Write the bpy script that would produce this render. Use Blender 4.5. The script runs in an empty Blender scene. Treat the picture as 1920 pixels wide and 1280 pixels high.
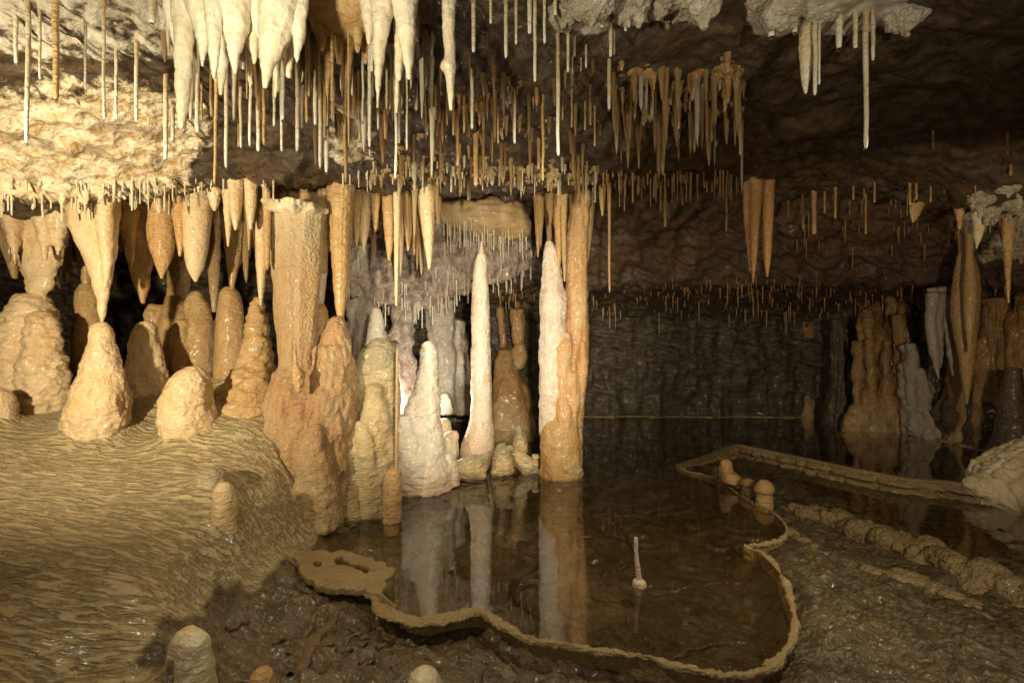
import bpy, bmesh, math, random
import numpy as np
from mathutils import Vector
from mathutils.bvhtree import BVHTree
from mathutils.geometry import tessellate_polygon

random.seed(7)
RNG = np.random.default_rng(7)
F, CX, CY, H = 900.0, 960.0, 640.0, 1.2          # focal length (px), centre, camera height above the pool
COL = bpy.context.scene.collection

# ------------------------------------------------------------------ maths helpers
def P(u, v, d):
    return Vector(((u-CX)/F*d, d, H-(v-CY)/F*d))
def onz(u, v, z=0.0):                             # pixel on a level plane
    d = (H-z)*F/(v-CY)
    return ((u-CX)/F*d, d)

_perm = np.random.default_rng(3).permutation(256)
_perm = np.concatenate([_perm, _perm, _perm])
_g = np.random.default_rng(4).normal(size=(256, 3)); _g /= np.linalg.norm(_g, axis=1)[:, None]
def noise3(p):
    p = np.asarray(p, float)
    i = np.floor(p).astype(np.int64); f = p-i; i &= 255
    w = f*f*f*(f*(f*6-15)+10)
    out = 0
    for dx in (0, 1):
        wx = w[:, 0] if dx else 1-w[:, 0]
        for dy in (0, 1):
            wy = w[:, 1] if dy else 1-w[:, 1]
            for dz in (0, 1):
                wz = w[:, 2] if dz else 1-w[:, 2]
                h = _perm[_perm[_perm[(i[:, 0]+dx) & 255]+((i[:, 1]+dy) & 255)]+((i[:, 2]+dz) & 255)]
                g = _g[h]
                out = out + wx*wy*wz*(g[:, 0]*(f[:, 0]-dx)+g[:, 1]*(f[:, 1]-dy)+g[:, 2]*(f[:, 2]-dz))
    return out*1.5
def fbm(p, octv=4, gain=.5, lac=2.03):
    p = np.asarray(p, float); a = 1; s = 0
    for k in range(octv):
        s = s+a*noise3(p+k*17.3); a *= gain; p = p*lac
    return s
def ridged(p, octv=3):
    p = np.asarray(p, float); a = 1; s = 0
    for k in range(octv):
        s = s+a*(1-2*np.abs(noise3(p+k*11.1))); a *= .5; p = p*2.1
    return s
def sstep(a, b, x):
    t = np.clip((x-a)/(b-a), 0, 1); return t*t*(3-2*t)
def pchip(xs, ys, x):
    xs = np.asarray(xs, float); ys = np.asarray(ys, float)
    h = np.diff(xs); dl = np.diff(ys)/h
    m = np.zeros(len(xs)); m[0] = dl[0]; m[-1] = dl[-1]
    for k in range(1, len(xs)-1):
        m[k] = 0 if dl[k-1]*dl[k] <= 0 else 2/(1/dl[k-1]+1/dl[k])
    i = np.clip(np.searchsorted(xs, x)-1, 0, len(xs)-2)
    t = (x-xs[i])/h[i]
    return ((2*t**3-3*t**2+1)*ys[i]+(t**3-2*t**2+t)*h[i]*m[i]+(-2*t**3+3*t**2)*ys[i+1]+(t**3-t**2)*h[i]*m[i+1])
def catmull(pts, n, closed=False):
    pts = np.asarray(pts, float); k = len(pts); out = []
    rng = range(k) if closed else range(k-1)
    for i in rng:
        if closed: p0, p1, p2, p3 = pts[i-1], pts[i], pts[(i+1) % k], pts[(i+2) % k]
        else: p0, p1, p2, p3 = pts[max(i-1, 0)], pts[i], pts[i+1], pts[min(i+2, k-1)]
        for t in np.linspace(0, 1, n, endpoint=False):
            out.append(.5*((2*p1)+(-p0+p2)*t+(2*p0-5*p1+4*p2-p3)*t*t+(-p0+3*p1-3*p2+p3)*t**3))
    if not closed: out.append(pts[-1])
    return np.array(out)

# ------------------------------------------------------------------ mesh helpers
def mesh_from(name, V, Q, smooth=True, attrs=None):
    V = np.asarray(V, np.float32)
    me = bpy.data.meshes.new(name)
    if isinstance(Q, np.ndarray):
        k = Q.shape[1]
        me.vertices.add(len(V)); me.vertices.foreach_set('co', V.ravel())
        me.loops.add(Q.size); me.loops.foreach_set('vertex_index', Q.ravel().astype(np.int32))
        me.polygons.add(len(Q))
        me.polygons.foreach_set('loop_start', np.arange(0, Q.size, k, dtype=np.int32))
        me.update(calc_edges=True)
    else:
        me.from_pydata(V.tolist(), [], Q)
    if attrs is not None:
        a = me.color_attributes.new('zone', 'FLOAT_COLOR', 'POINT')
        a.data.foreach_set('color', np.asarray(attrs, np.float32).ravel())
    me.validate(); me.update()
    if smooth: me.polygons.foreach_set('use_smooth', [True]*len(me.polygons))
    return me
def tag(o, label=None, cat=None, group=None, kind=None):
    if label: o['label'] = label
    if cat: o['category'] = cat
    if group: o['group'] = group
    if kind: o['kind'] = kind
    return o
def put(name, V, Q, mat, base=None, parent=None, smooth=True, attrs=None):
    V = np.asarray(V, float)
    b = np.zeros(3) if base is None else np.asarray(base, float)
    me = mesh_from(name, V-b, Q, smooth, attrs)
    me.materials.append(mat)
    o = bpy.data.objects.new(name, me); COL.objects.link(o)
    if parent is not None:
        o.parent = parent; o.location = Vector(b)-parent.location
    else: o.location = Vector(b)
    return o
def gridq(nr, nc, wrap=False):
    r = np.arange(nr-1)[:, None]; c = np.arange(nc if wrap else nc-1)[None, :]
    c2 = (c+1) % nc
    return np.stack([r*nc+c, r*nc+c2, (r+1)*nc+c2, (r+1)*nc+c], -1).reshape(-1, 4)
def normals_grid(G):
    du = np.gradient(G, axis=1); dv = np.gradient(G, axis=0)
    n = np.cross(du, dv); n /= (np.linalg.norm(n, axis=2)[..., None]+1e-9)
    return n

SEED = [0]
def loft(rows, d, ds=1.0, seg=64, n=140, lump=.08, lf=1.0, ripple=.02, rf=60., flute=.0, fk=2.2, tipround=True, base_flat=False, zadd=None, knob=.03):
    """surface of revolution-like body from silhouette rows (v, uL, uR[, d offset]); own depth, own roundness, noise"""
    SEED[0] += 1; sd = SEED[0]*7.77
    rows = sorted(rows, key=lambda r: r[0])
    v = np.array([r[0] for r in rows], float)
    uL = np.array([r[1] for r in rows], float); uR = np.array([r[2] for r in rows], float)
    dd = np.array([r[3] if len(r) > 3 else 0 for r in rows], float)
    vv = np.linspace(v[0], v[-1], n)
    L, R, D = pchip(v, uL, vv), pchip(v, uR, vv), pchip(v, dd, vv)+d
    r = np.maximum((R-L)/2/F*D, .0008); cx = ((L+R)/2-CX)/F*D; z = H-(vv-CY)/F*d
    if zadd: # continue straight up to zadd
        m = max(2, int(n*(zadd-z[0])/(abs(z[0]-z[-1])+1e-6))) if zadd > z[0] else 0
        m = min(m, 120)
        if m:
            zz = np.linspace(zadd, z[0], m, endpoint=False)
            z = np.concatenate([zz, z]); r = np.concatenate([np.full(m, r[0])*np.linspace(1.25, 1, m, endpoint=False), r])
            cx = np.concatenate([np.full(m, cx[0]), cx]); D = np.concatenate([np.full(m, D[0]), D])
    n = len(z)
    th = np.linspace(0, 2*np.pi, seg, endpoint=False)
    C, S = np.cos(th)[None, :], np.sin(th)[None, :]
    Z = np.repeat(z[:, None], seg, 1); Rr = np.repeat(r[:, None], seg, 1)
    p = np.stack([cx[:, None]+Rr*C, D[:, None]+Rr*S*ds, Z], -1).reshape(-1, 3)
    rm = np.median(r)
    rel = np.repeat(np.minimum(r, rm)[:, None], seg, 1).ravel()
    k = lf*.9/max(rm, .01)
    disp = lump*rel*fbm(p*[k, k, k*.7]+sd, 4, .52)
    if knob: # drip lobes
        disp += knob*rel*(ridged(p*[k*2.1, k*2.1, k*1.5]+sd*1.7, 3)-.6)
    if ripple: # growth rings, uneven round the body
        wob = .5+.8*np.abs(noise3(p*[k*.9, k*.9, k*1.5]+sd*2.3))
        disp += ripple*rel*wob*(ridged(np.stack([p[:, 0]*rf*.2, p[:, 1]*rf*.2, p[:, 2]*rf], -1)+sd, 2)-.45)
    if flute:
        q = np.stack([np.broadcast_to(C, Z.shape).ravel()*fk, np.broadcast_to(S, Z.shape).ravel()*fk, p[:, 2]*.8], -1)+sd
        disp += flute*rel*(ridged(q, 2)-.45)
    Rd = Rr+disp.reshape(Rr.shape)
    X = cx[:, None]+Rd*C; Y = D[:, None]+Rd*S*ds
    V = np.stack([X, Y, Z], -1).reshape(-1, 3)
    top = len(V); V = np.vstack([V, [[cx[0], D[0], z[0]+.15*r[0]]], [[cx[-1], D[-1], z[-1]-(.25*r[-1] if not base_flat else 0)]]])
    Q = gridq(n, seg, True)
    Q = Q[:, ::-1]
    caps = []
    for j in range(seg):
        j2 = (j+1) % seg
        caps.append([top, j, j2, j2]); b = (n-1)*seg; caps.append([top+1, b+j2, b+j, b+j])
    return V, Q, caps
def faces_of(Q, caps):
    return [tuple(f) for f in Q.tolist()]+[tuple(c[:3]) for c in caps]
def join(parts):
    V = []; Fc = []; o = 0
    for (v, q, c) in parts:
        V.append(v); Fc += [tuple(i+o for i in f) for f in faces_of(q, c)]; o += len(v)
    return np.vstack(V), Fc
def blob(c, r, seg=24, n=16):
    c = np.asarray(c, float); r = np.asarray(r, float)*np.ones(3)
    ph = np.linspace(.05, math.pi-.05, n); th = np.linspace(0, 2*np.pi, seg, endpoint=False)
    V = np.stack([np.outer(np.sin(ph), np.cos(th)), np.outer(np.sin(ph), np.sin(th)), np.outer(np.cos(ph), np.ones(seg))], -1).reshape(-1, 3)*r+c
    V = np.vstack([V, [c+[0, 0, r[2]]], [c-[0, 0, r[2]]]])
    Q = gridq(n, seg, True)[:, ::-1]; caps = []; t = n*seg
    for j in range(seg):
        j2 = (j+1) % seg; caps.append([t, j, j2, j2]); b = (n-1)*seg; caps.append([t+1, b+j2, b+j, b+j])
    return V, Q, caps
def merged(parts, voxel=.012, smooth=6, amp=.008, freq=14., octv=4, stretch=(1, 1, 1), amp2=0., freq2=50.):
    """melt several bodies into one continuous skin (voxel remesh), then roughen it along its normals"""
    V, Fc = join(parts)
    me = bpy.data.meshes.new('melt'); me.from_pydata(V.tolist(), [], Fc); me.update()
    o = bpy.data.objects.new('melt', me); COL.objects.link(o)
    m = o.modifiers.new('r', 'REMESH'); m.mode = 'VOXEL'; m.voxel_size = voxel
    s = o.modifiers.new('s', 'SMOOTH'); s.factor = .5; s.iterations = smooth
    dg = bpy.context.evaluated_depsgraph_get(); ev = o.evaluated_get(dg)
    m2 = bpy.data.meshes.new_from_object(ev)
    bpy.data.objects.remove(o); bpy.data.meshes.remove(me)
    k = len(m2.vertices); co = np.empty(k*3, np.float32); m2.vertices.foreach_get('co', co)
    no = np.empty(k*3, np.float32); m2.vertex_normals.foreach_get('vector', no)
    co = co.reshape(-1, 3).astype(float); no = no.reshape(-1, 3)
    SEED[0] += 1
    dsp = amp*fbm(co*freq*np.asarray(stretch)+SEED[0]*3.3, octv)
    if amp2: dsp += amp2*ridged(co*freq2*np.asarray(stretch)+SEED[0]*5.1, 2)
    co = co+no*dsp[:, None]
    q = [tuple(p.vertices) for p in m2.polygons]
    bpy.data.meshes.remove(m2)
    return co, q
def sweep(path3, prof_fn, closed=False):
    """sweep a changing (outward, up) profile along a level path"""
    path3 = np.asarray(path3, float); k = len(path3)
    if closed: t = np.roll(path3, -1, 0)-np.roll(path3, 1, 0)
    else: t = np.gradient(path3, axis=0)
    t[:, 2] = 0; t /= np.linalg.norm(t, axis=1)[:, None]
    nrm = np.stack([t[:, 1], -t[:, 0], 0*t[:, 0]], -1)
    rows = []
    for i in range(k):
        pr = np.asarray(prof_fn(i/(k-1), i))
        rows.append(path3[i]+nrm[i]*pr[:, :1]+np.array([0, 0, 1.])*pr[:, 1:2])
    G = np.array(rows); m = G.shape[1]
    V = G.reshape(-1, 3); Q = gridq(k, m, False)
    return V, Q, G

def islands(V, Fc):
    par = list(range(len(V)))
    def find(i):
        while par[i] != i: par[i] = par[par[i]]; i = par[i]
        return i
    for f in Fc:
        a = find(f[0])
        for j in f[1:]: par[find(j)] = a
    groups = {}
    for f in Fc: groups.setdefault(find(f[0]), []).append(f)
    out = []
    for fs in sorted(groups.values(), key=len, reverse=True):
        ids = sorted({i for f in fs for i in f}); mp = {k: n for n, k in enumerate(ids)}
        out.append((V[ids], [tuple(mp[i] for i in f) for f in fs]))
    return out
def cone(c, r, L, seg=12):
    c = np.asarray(c, float); ts = np.array([0, .08, .2, .4, .65, .9, 1.]); rs = np.array([1.15, 1.15, .92, .66, .46, .3, .16])*r
    th = np.linspace(0, 2*np.pi, seg, endpoint=False)
    V = np.stack([c[0]+np.outer(rs, np.cos(th)), c[1]+np.outer(rs, np.sin(th)), np.repeat((c[2]-L*ts)[:, None], seg, 1)], -1).reshape(-1, 3)
    n = len(ts); V = np.vstack([V, [c+[0, 0, .004]], [c-[0, 0, L+.1*r]]]); caps = []; t = n*seg
    for j in range(seg):
        j2 = (j+1) % seg; caps.append([t, j, j2, j2]); b = (n-1)*seg; caps.append([t+1, b+j2, b+j, b+j])
    return V, gridq(n, seg, True)[:, ::-1], caps
# ------------------------------------------------------------------ materials
class NT:
    def __init__(s, name):
        s.m = bpy.data.materials.new(name); s.m.use_nodes = True
        s.t = s.m.node_tree; s.t.nodes.clear()
        s.out = s.n('ShaderNodeOutputMaterial')
    def n(s, typ, **kw):
        nd = s.t.nodes.new(typ)
        for k, v in kw.items(): setattr(nd, k, v)
        return nd
    def set(s, sock, val):
        if isinstance(val, bpy.types.NodeSocket): s.t.links.new(val, sock)
        elif isinstance(val, (tuple, list)) and len(val) == 3 and sock.type == 'RGBA': sock.default_value = (*val, 1)
        else: sock.default_value = val
    def math(s, op, a, b=None, clamp=False):
        nd = s.n('ShaderNodeMath', operation=op); nd.use_clamp = clamp
        s.set(nd.inputs[0], a)
        if b is not None: s.set(nd.inputs[1], b)
        return nd.outputs[0]
    def vmul(s, a, b):
        nd = s.n('ShaderNodeVectorMath', operation='MULTIPLY'); s.set(nd.inputs[0], a); s.set(nd.inputs[1], b); return nd.outputs[0]
    def vadd(s, a, b):
        nd = s.n('ShaderNodeVectorMath', operation='ADD'); s.set(nd.inputs[0], a); s.set(nd.inputs[1], b); return nd.outputs[0]
    def noise(s, vec, scale, detail=4, rough=.55, dist=0.):
        nd = s.n('ShaderNodeTexNoise'); s.set(nd.inputs['Vector'], vec); nd.inputs['Scale'].default_value = scale
        nd.inputs['Detail'].default_value = detail; nd.inputs['Roughness'].default_value = rough; nd.inputs['Distortion'].default_value = dist
        return nd.outputs['Fac']
    def voro(s, vec, scale, feature='F1', rnd=1.):
        nd = s.n('ShaderNodeTexVoronoi', feature=feature); s.set(nd.inputs['Vector'], vec); nd.inputs['Scale'].default_value = scale
        nd.inputs['Randomness'].default_value = rnd
        return nd.outputs['Distance']
    def mix(s, f, a, b):
        nd = s.n('ShaderNodeMix', data_type='RGBA'); s.set(nd.inputs[0], f); s.set(nd.inputs[6], a); s.set(nd.inputs[7], b); return nd.outputs[2]
    def mixf(s, f, a, b):
        nd = s.n('ShaderNodeMix', data_type='FLOAT'); s.set(nd.inputs[0], f); s.set(nd.inputs[2], a); s.set(nd.inputs[3], b); return nd.outputs[0]
    def ramp(s, f, lo, hi, a=0., b=1.):
        nd = s.n('ShaderNodeMapRange', interpolation_type='SMOOTHSTEP'); s.set(nd.inputs[0], f)
        for k, v in zip((1, 2, 3, 4), (lo, hi, a, b)): nd.inputs[k].default_value = v
        return nd.outputs[0]
    def bump(s, h, dist, strength=1., nrm=None):
        nd = s.n('ShaderNodeBump'); s.set(nd.inputs['Height'], h); nd.inputs['Distance'].default_value = dist; nd.inputs['Strength'].default_value = strength
        if nrm is not None: s.set(nd.inputs['Normal'], nrm)
        return nd.outputs[0]
    def finish(s, col, rough, nrm=None, sss=0., sssr=(.9, .5, .25), scale=.02, spec=.5, coat=0., cn=None):
        b = s.n('ShaderNodeBsdfPrincipled')
        s.set(b.inputs['Base Color'], col); s.set(b.inputs['Roughness'], rough)
        if nrm is not None: s.set(b.inputs['Normal'], nrm)
        b.inputs['Specular IOR Level'].default_value = spec
        if sss:
            b.inputs['Subsurface Weight'].default_value = sss; b.inputs['Subsurface Radius'].default_value = sssr; b.inputs['Subsurface Scale'].default_value = scale
        if coat:
            b.inputs['Coat Weight'].default_value = coat; b.inputs['Coat Roughness'].default_value = .16
            if cn is not None: s.set(b.inputs['Coat Normal'], cn)
        s.t.links.new(b.outputs[0], s.out.inputs['Surface'])
        return s.m
def calcite(name, a, b, stain, tipc=None, topc=None, stain_amt=.5, fine=1., ring=.5, rough=(.25, .55), sss=.12, up=False, pit=0., rs=55., coat=.2):
    """wet calcite: two tones in soft clouds, drip-streak stains, growth rings, fine crystal bump"""
    s = NT(name)
    tc = s.n('ShaderNodeTexCoord'); oi = s.n('ShaderNodeObjectInfo')
    off = s.math('MULTIPLY', oi.outputs['Random'], 37.0)
    vec = s.vadd(tc.outputs['Object'], s.n('ShaderNodeCombineXYZ').outputs[0])
    cmb = s.n('ShaderNodeCombineXYZ')
    for i in range(3): s.t.links.new(off, cmb.inputs[i])
    vec = s.vadd(tc.outputs['Object'], cmb.outputs[0])
    vs = s.vmul(vec, (1, 1, .16))
    cloud = s.noise(s.vmul(vec, (1, 1, .6)), 7, 5, .6)
    col = s.mix(s.ramp(cloud, .35, .68), a, b)
    streak = s.noise(vs, 26, 4, .6)
    big = s.noise(vec, 3.2, 3, .5)
    st = s.math('MULTIPLY', s.ramp(streak, .45, .75), s.ramp(big, .38, .62))
    col = s.mix(s.math('MULTIPLY', st, stain_amt), col, stain)
    col = s.mix(s.math('MULTIPLY', s.ramp(s.noise(vs, 5.5, 3, .5), .5, .72), .55*stain_amt), col, tuple(.55*x+.45*y for x, y in zip(stain, b)))
    sep = s.n('ShaderNodeSeparateXYZ'); s.t.links.new(tc.outputs['Generated'], sep.inputs[0])
    gz = s.math('ADD', sep.outputs[2], s.math('MULTIPLY', s.math('SUBTRACT', cloud, .5), .5))
    if tipc: col = s.mix(s.ramp(gz, .0, .4, 1, 0) if not up else s.ramp(gz, .55, .95), col, tipc)
    if topc: col = s.mix(s.ramp(gz, .6, 1.0) if not up else s.ramp(gz, .35, 0), col, topc)
    vr = s.vmul(vec, (.25, .25, 1.))
    rings = s.noise(vr, rs, 3, .55, .4)
    f1 = s.noise(vec, 45, 5, .6); f2 = s.noise(vec, 190, 3, .6)
    col = s.mix(s.math('MULTIPLY', s.ramp(f1, .3, .48, 1, 0), .30), col, tuple(c*.5 for c in stain))
    h = s.math('ADD', s.math('MULTIPLY', rings, ring), s.math('ADD', s.math('MULTIPLY', f1, .7*fine), s.math('MULTIPLY', f2, .22*fine)))
    if pit: h = s.math('ADD', h, s.math('MULTIPLY', s.voro(vec, 70, 'SMOOTH_F1'), pit))
    nrm = s.bump(h, .02, .9)
    rg = s.ramp(s.noise(vec, 30, 4, .7), .35, .65, rough[0]*.85, rough[1]*.95)
    return s.finish(col, rg, nrm, sss=sss, scale=.012, coat=coat)

M = {}
M['fang'] = calcite('wet_cream_fang', (.90, .83, .64), (.84, .72, .48), (.62, .42, .17), stain_amt=.45, fine=.4, ring=.25, rough=(.15, .35), sss=.3, coat=.7)
M['cream'] = calcite('cream_calcite', (.80, .71, .50), (.70, .56, .34), (.50, .31, .12), stain_amt=.45, fine=.6, ring=.5, rough=(.16, .4), sss=.15)
M['white'] = calcite('white_calcite', (.90, .85, .73), (.84, .74, .56), (.62, .40, .22), topc=(.72, .52, .36), stain_amt=.5, fine=.7, ring=.6, rough=(.22, .5), sss=.2, up=True)
M['pink'] = calcite('pinkish_calcite', (.90, .82, .70), (.80, .64, .48), (.60, .34, .18), topc=(.72, .52, .36), stain_amt=.6, fine=1.1, ring=.7, rough=(.18, .42), sss=.08, up=True)
M['tan'] = calcite('tan_calcite', (.60, .41, .19), (.52, .32, .125), (.36, .18, .055), stain_amt=.5, fine=.8, ring=.8, sss=0.)
M['knobbly'] = calcite('knobbly_peach_calcite', (.78, .59, .36), (.70, .49, .26), (.46, .28, .12), topc=(.56, .44, .22), stain_amt=.35, fine=1.0, ring=.55, rough=(.25, .5), sss=0., up=True, pit=.1, rs=60)
M['peach'] = calcite('peach_calcite', (.78, .60, .36), (.70, .48, .24), (.48, .26, .09), tipc=(.74, .58, .34), stain_amt=.6, fine=.7, ring=.6, sss=0.)
M['orange'] = calcite('orange_calcite', (.64, .42, .19), (.56, .33, .12), (.38, .18, .05), stain_amt=.6, fine=.9, ring=.7, rough=(.2, .45), sss=0.)
M['column'] = calcite('sugary_tan_calcite', (.60, .42, .22), (.54, .34, .16), (.40, .22, .10), topc=(.68, .55, .34), stain_amt=.4, fine=1.8, ring=.25, rough=(.35, .6), up=False, pit=.5, coat=.05)
M['mound'] = calcite('rusty_flowstone', (.58, .40, .21), (.54, .34, .16), (.42, .18, .08), topc=(.60, .46, .25), stain_amt=.95, fine=1.8, ring=.9, rough=(.4, .7), up=True, rs=90, coat=.06)
M['moundpale'] = calcite('pale_flowstone', (.62, .51, .30), (.66, .47, .23), (.46, .32, .15), tipc=(.36, .30, .18), stain_amt=.5, fine=.8, ring=1.0, rough=(.25, .5), up=True, rs=80)
M['brown'] = calcite('brown_calcite', (.42, .26, .11), (.34, .18, .06), (.24, .10, .03), stain_amt=.6, rough=(.18, .4), tipc=(.52, .38, .20))
M['grey'] = calcite('grey_calcite', (.48, .44, .36), (.40, .34, .26), (.30, .22, .14), stain_amt=.5, rough=(.2, .45))
M['straw'] = calcite('straw_calcite', (.70, .64, .48), (.58, .48, .30), (.42, .28, .12), tipc=(.82, .78, .64), topc=(.46, .33, .16), stain_amt=.4, fine=.8, ring=.5, rough=(.15, .35), sss=0.)
M['amber'] = calcite('amber_straw', (.48, .30, .11), (.40, .23, .08), (.30, .13, .04), tipc=(.58, .44, .22), stain_amt=.5, rough=(.15, .35), sss=0.)
M['purple'] = calcite('purple_grey_crystal', (.50, .43, .35), (.32, .23, .18), (.20, .12, .08), stain_amt=.8, fine=2.2, ring=.2, rough=(.2, .5), pit=.8)
M['slab'] = calcite('tan_slab', (.50, .36, .18), (.42, .28, .12), (.34, .18, .07), stain_amt=.6, fine=.7, ring=.2, rough=(.4, .6))
M['orangewhite'] = calcite('orange_topped_white', (.80, .70, .50), (.74, .58, .34), (.50, .28, .08), topc=(.62, .30, .07), tipc=(.85, .78, .62), stain_amt=.4, rough=(.16, .4), sss=.1)
M['rust'] = calcite('rust_orange_calcite', (.62, .35, .14), (.54, .26, .08), (.36, .14, .04), stain_amt=.5, fine=.9, ring=.5, rough=(.2, .45))
M['shaft'] = calcite('peach_orange_shaft', (.74, .50, .26), (.66, .37, .15), (.50, .22, .07), topc=(.68, .42, .18), stain_amt=.7, fine=1., ring=.6, rough=(.2, .45))
M['coral'] = calcite('cave_coral', (.54, .40, .20), (.46, .30, .12), (.30, .16, .05), stain_amt=.6, fine=1.8, ring=.0, rough=(.2, .45), pit=.8)
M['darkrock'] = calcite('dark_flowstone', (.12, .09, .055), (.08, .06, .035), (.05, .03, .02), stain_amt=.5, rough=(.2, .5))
M['rim'] = calcite('rimstone', (.40, .30, .155), (.34, .24, .11), (.44, .25, .09), stain_amt=.45, fine=1.1, ring=.0, rough=(.3, .6))

M['ridge'] = calcite('knobbly_rimstone', (.34, .25, .125), (.27, .19, .09), (.36, .20, .08), stain_amt=.4, fine=1.3, ring=0., rough=(.3, .6), pit=.6)
M['mudshelf'] = calcite('wet_mud_shelf', (.20, .13, .06), (.15, .095, .045), (.26, .12, .04), stain_amt=.4, fine=1., ring=0., rough=(.15, .4))
M['crust'] = calcite('crystal_crust', (.66, .60, .46), (.46, .38, .26), (.30, .20, .09), stain_amt=.6, fine=2.4, ring=.0, rough=(.15, .4), pit=.9)
def water_drop_mat():
    s = NT('water_drop'); g = s.n('ShaderNodeBsdfGlass'); g.inputs['Roughness'].default_value = .0; g.inputs['IOR'].default_value = 1.33
    s.t.links.new(g.outputs[0], s.out.inputs['Surface']); return s.m
M['drop'] = water_drop_mat()
def water_mat(name, tint, ior, wave):
    s = NT(name)
    tc = s.n('ShaderNodeTexCoord')
    h = s.noise(tc.outputs['Object'], 5, 2, .4)
    nrm = s.bump(h, wave, 1.0)
    ge = s.n('ShaderNodeNewGeometry'); dt = s.n('ShaderNodeVectorMath', operation='DOT_PRODUCT'); s.set(dt.inputs[0], ge.outputs['Incoming']); s.set(dt.inputs[1], nrm)
    f0 = ((ior-1)/(ior+1))**2
    one = s.math('SUBTRACT', 1., s.math('ABSOLUTE', dt.outputs['Value']), clamp=True)
    frf = s.math('ADD', f0, s.math('MULTIPLY', s.math('POWER', one, 4.6), 1-f0))
    tr = s.n('ShaderNodeBsdfTransparent'); s.set(tr.inputs[0], tint)
    gl = s.n('ShaderNodeBsdfGlossy'); gl.inputs['Roughness'].default_value = .012; s.set(gl.inputs['Normal'], nrm); s.set(gl.inputs[0], (1, 1, 1))
    mx = s.n('ShaderNodeMixShader'); s.set(mx.inputs[0], frf); s.t.links.new(tr.outputs[0], mx.inputs[1]); s.t.links.new(gl.outputs[0], mx.inputs[2])
    s.t.links.new(mx.outputs[0], s.out.inputs['Surface']); return s.m
M['water'] = water_mat('pool_water', (.84, .77, .62), 1.66, .0005)
M['water2'] = water_mat('terrace_water', (.8, .72, .55), 1.33, .004)

def ceiling_mat():
    s = NT('cave_rock')
    tc = s.n('ShaderNodeTexCoord'); v = tc.outputs['Object']
    at = s.n('ShaderNodeAttribute', attribute_name='zone'); sep = s.n('ShaderNodeSeparateColor'); s.t.links.new(at.outputs['Color'], sep.inputs[0])
    n1 = s.noise(v, 2.5, 6, .6, .3); n2 = s.noise(v, 14, 6, .65); n3 = s.noise(v, 60, 5, .65)
    n4 = s.noise(s.vmul(v, (2.0, 3.0, 9.)), 3, 5, .6, .5)
    rock = s.mix(s.ramp(n2, .3, .7), (.032, .022, .013), (.105, .072, .040))
    rock = s.mix(s.math('MULTIPLY', s.ramp(n1, .5, .7), .6), rock, (.16, .085, .035))
    rock = s.mix(s.math('MULTIPLY', s.ramp(n4, .52, .62), .5), rock, (.035, .024, .015))
    rust = s.mix(s.ramp(n2, .35, .65), (.16, .075, .034), (.105, .074, .045))
    rust = s.mix(s.ramp(n1, .4, .62), rust, (.09, .06, .04))
    crust = s.mix(s.ramp(n2, .32, .62), (.50, .32, .13), (.74, .65, .47))
    crust = s.mix(s.math('MULTIPLY', s.ramp(n3, .3, .5, 1, 0), .6), crust, (.24, .15, .07))
    crust = s.mix(s.math('MULTIPLY', s.ramp(s.noise(v, 7.5, 5, .65), .5, .64), .75), crust, (.22, .165, .10))
    pale = s.mix(s.ramp(n2, .35, .65), (.38, .32, .22), (.56, .52, .42))
    wall = s.mix(s.ramp(n4, .4, .65), (.050, .041, .026), (.125, .10, .062))
    col = s.mix(s.ramp(s.math('ADD', sep.outputs[1], s.math('MULTIPLY', s.math('SUBTRACT', n2, .5), .8)), .35, .65), rock, rust)
    col = s.mix(s.ramp(s.math('ADD', sep.outputs[2], s.math('MULTIPLY', s.math('SUBTRACT', n2, .5), .9)), .4, .6), col, wall)
    fc = s.ramp(s.math('ADD', sep.outputs[0], s.math('MULTIPLY', s.math('SUBTRACT', n2, .5), 1.1)), .42, .6)
    col = s.mix(fc, col, crust)
    fp = s.ramp(s.math('ADD', at.outputs['Alpha'], s.math('MULTIPLY', s.math('SUBTRACT', n2, .5), 1.2)), .45, .62)
    col = s.mix(fp, col, pale)
    ch = s.voro(v, 38, 'F1')
    h = s.math('ADD', s.math('MULTIPLY', n2, 1.0), s.math('ADD', s.math('MULTIPLY', n3, .45), s.math('MULTIPLY', s.noise(v, 230, 3, .6), .12)))
    h = s.math('ADD', h, s.math('MULTIPLY', s.math('MULTIPLY', ch, fc), .5))
    nrm = s.bump(h, .028, .75)
    rg = s.mixf(fc, s.ramp(s.noise(v, 22, 4, .7), .35, .65, .26, .6), .22)
    return s.finish(col, rg, nrm, spec=.4, coat=.12)
M['ceiling'] = ceiling_mat()

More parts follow.
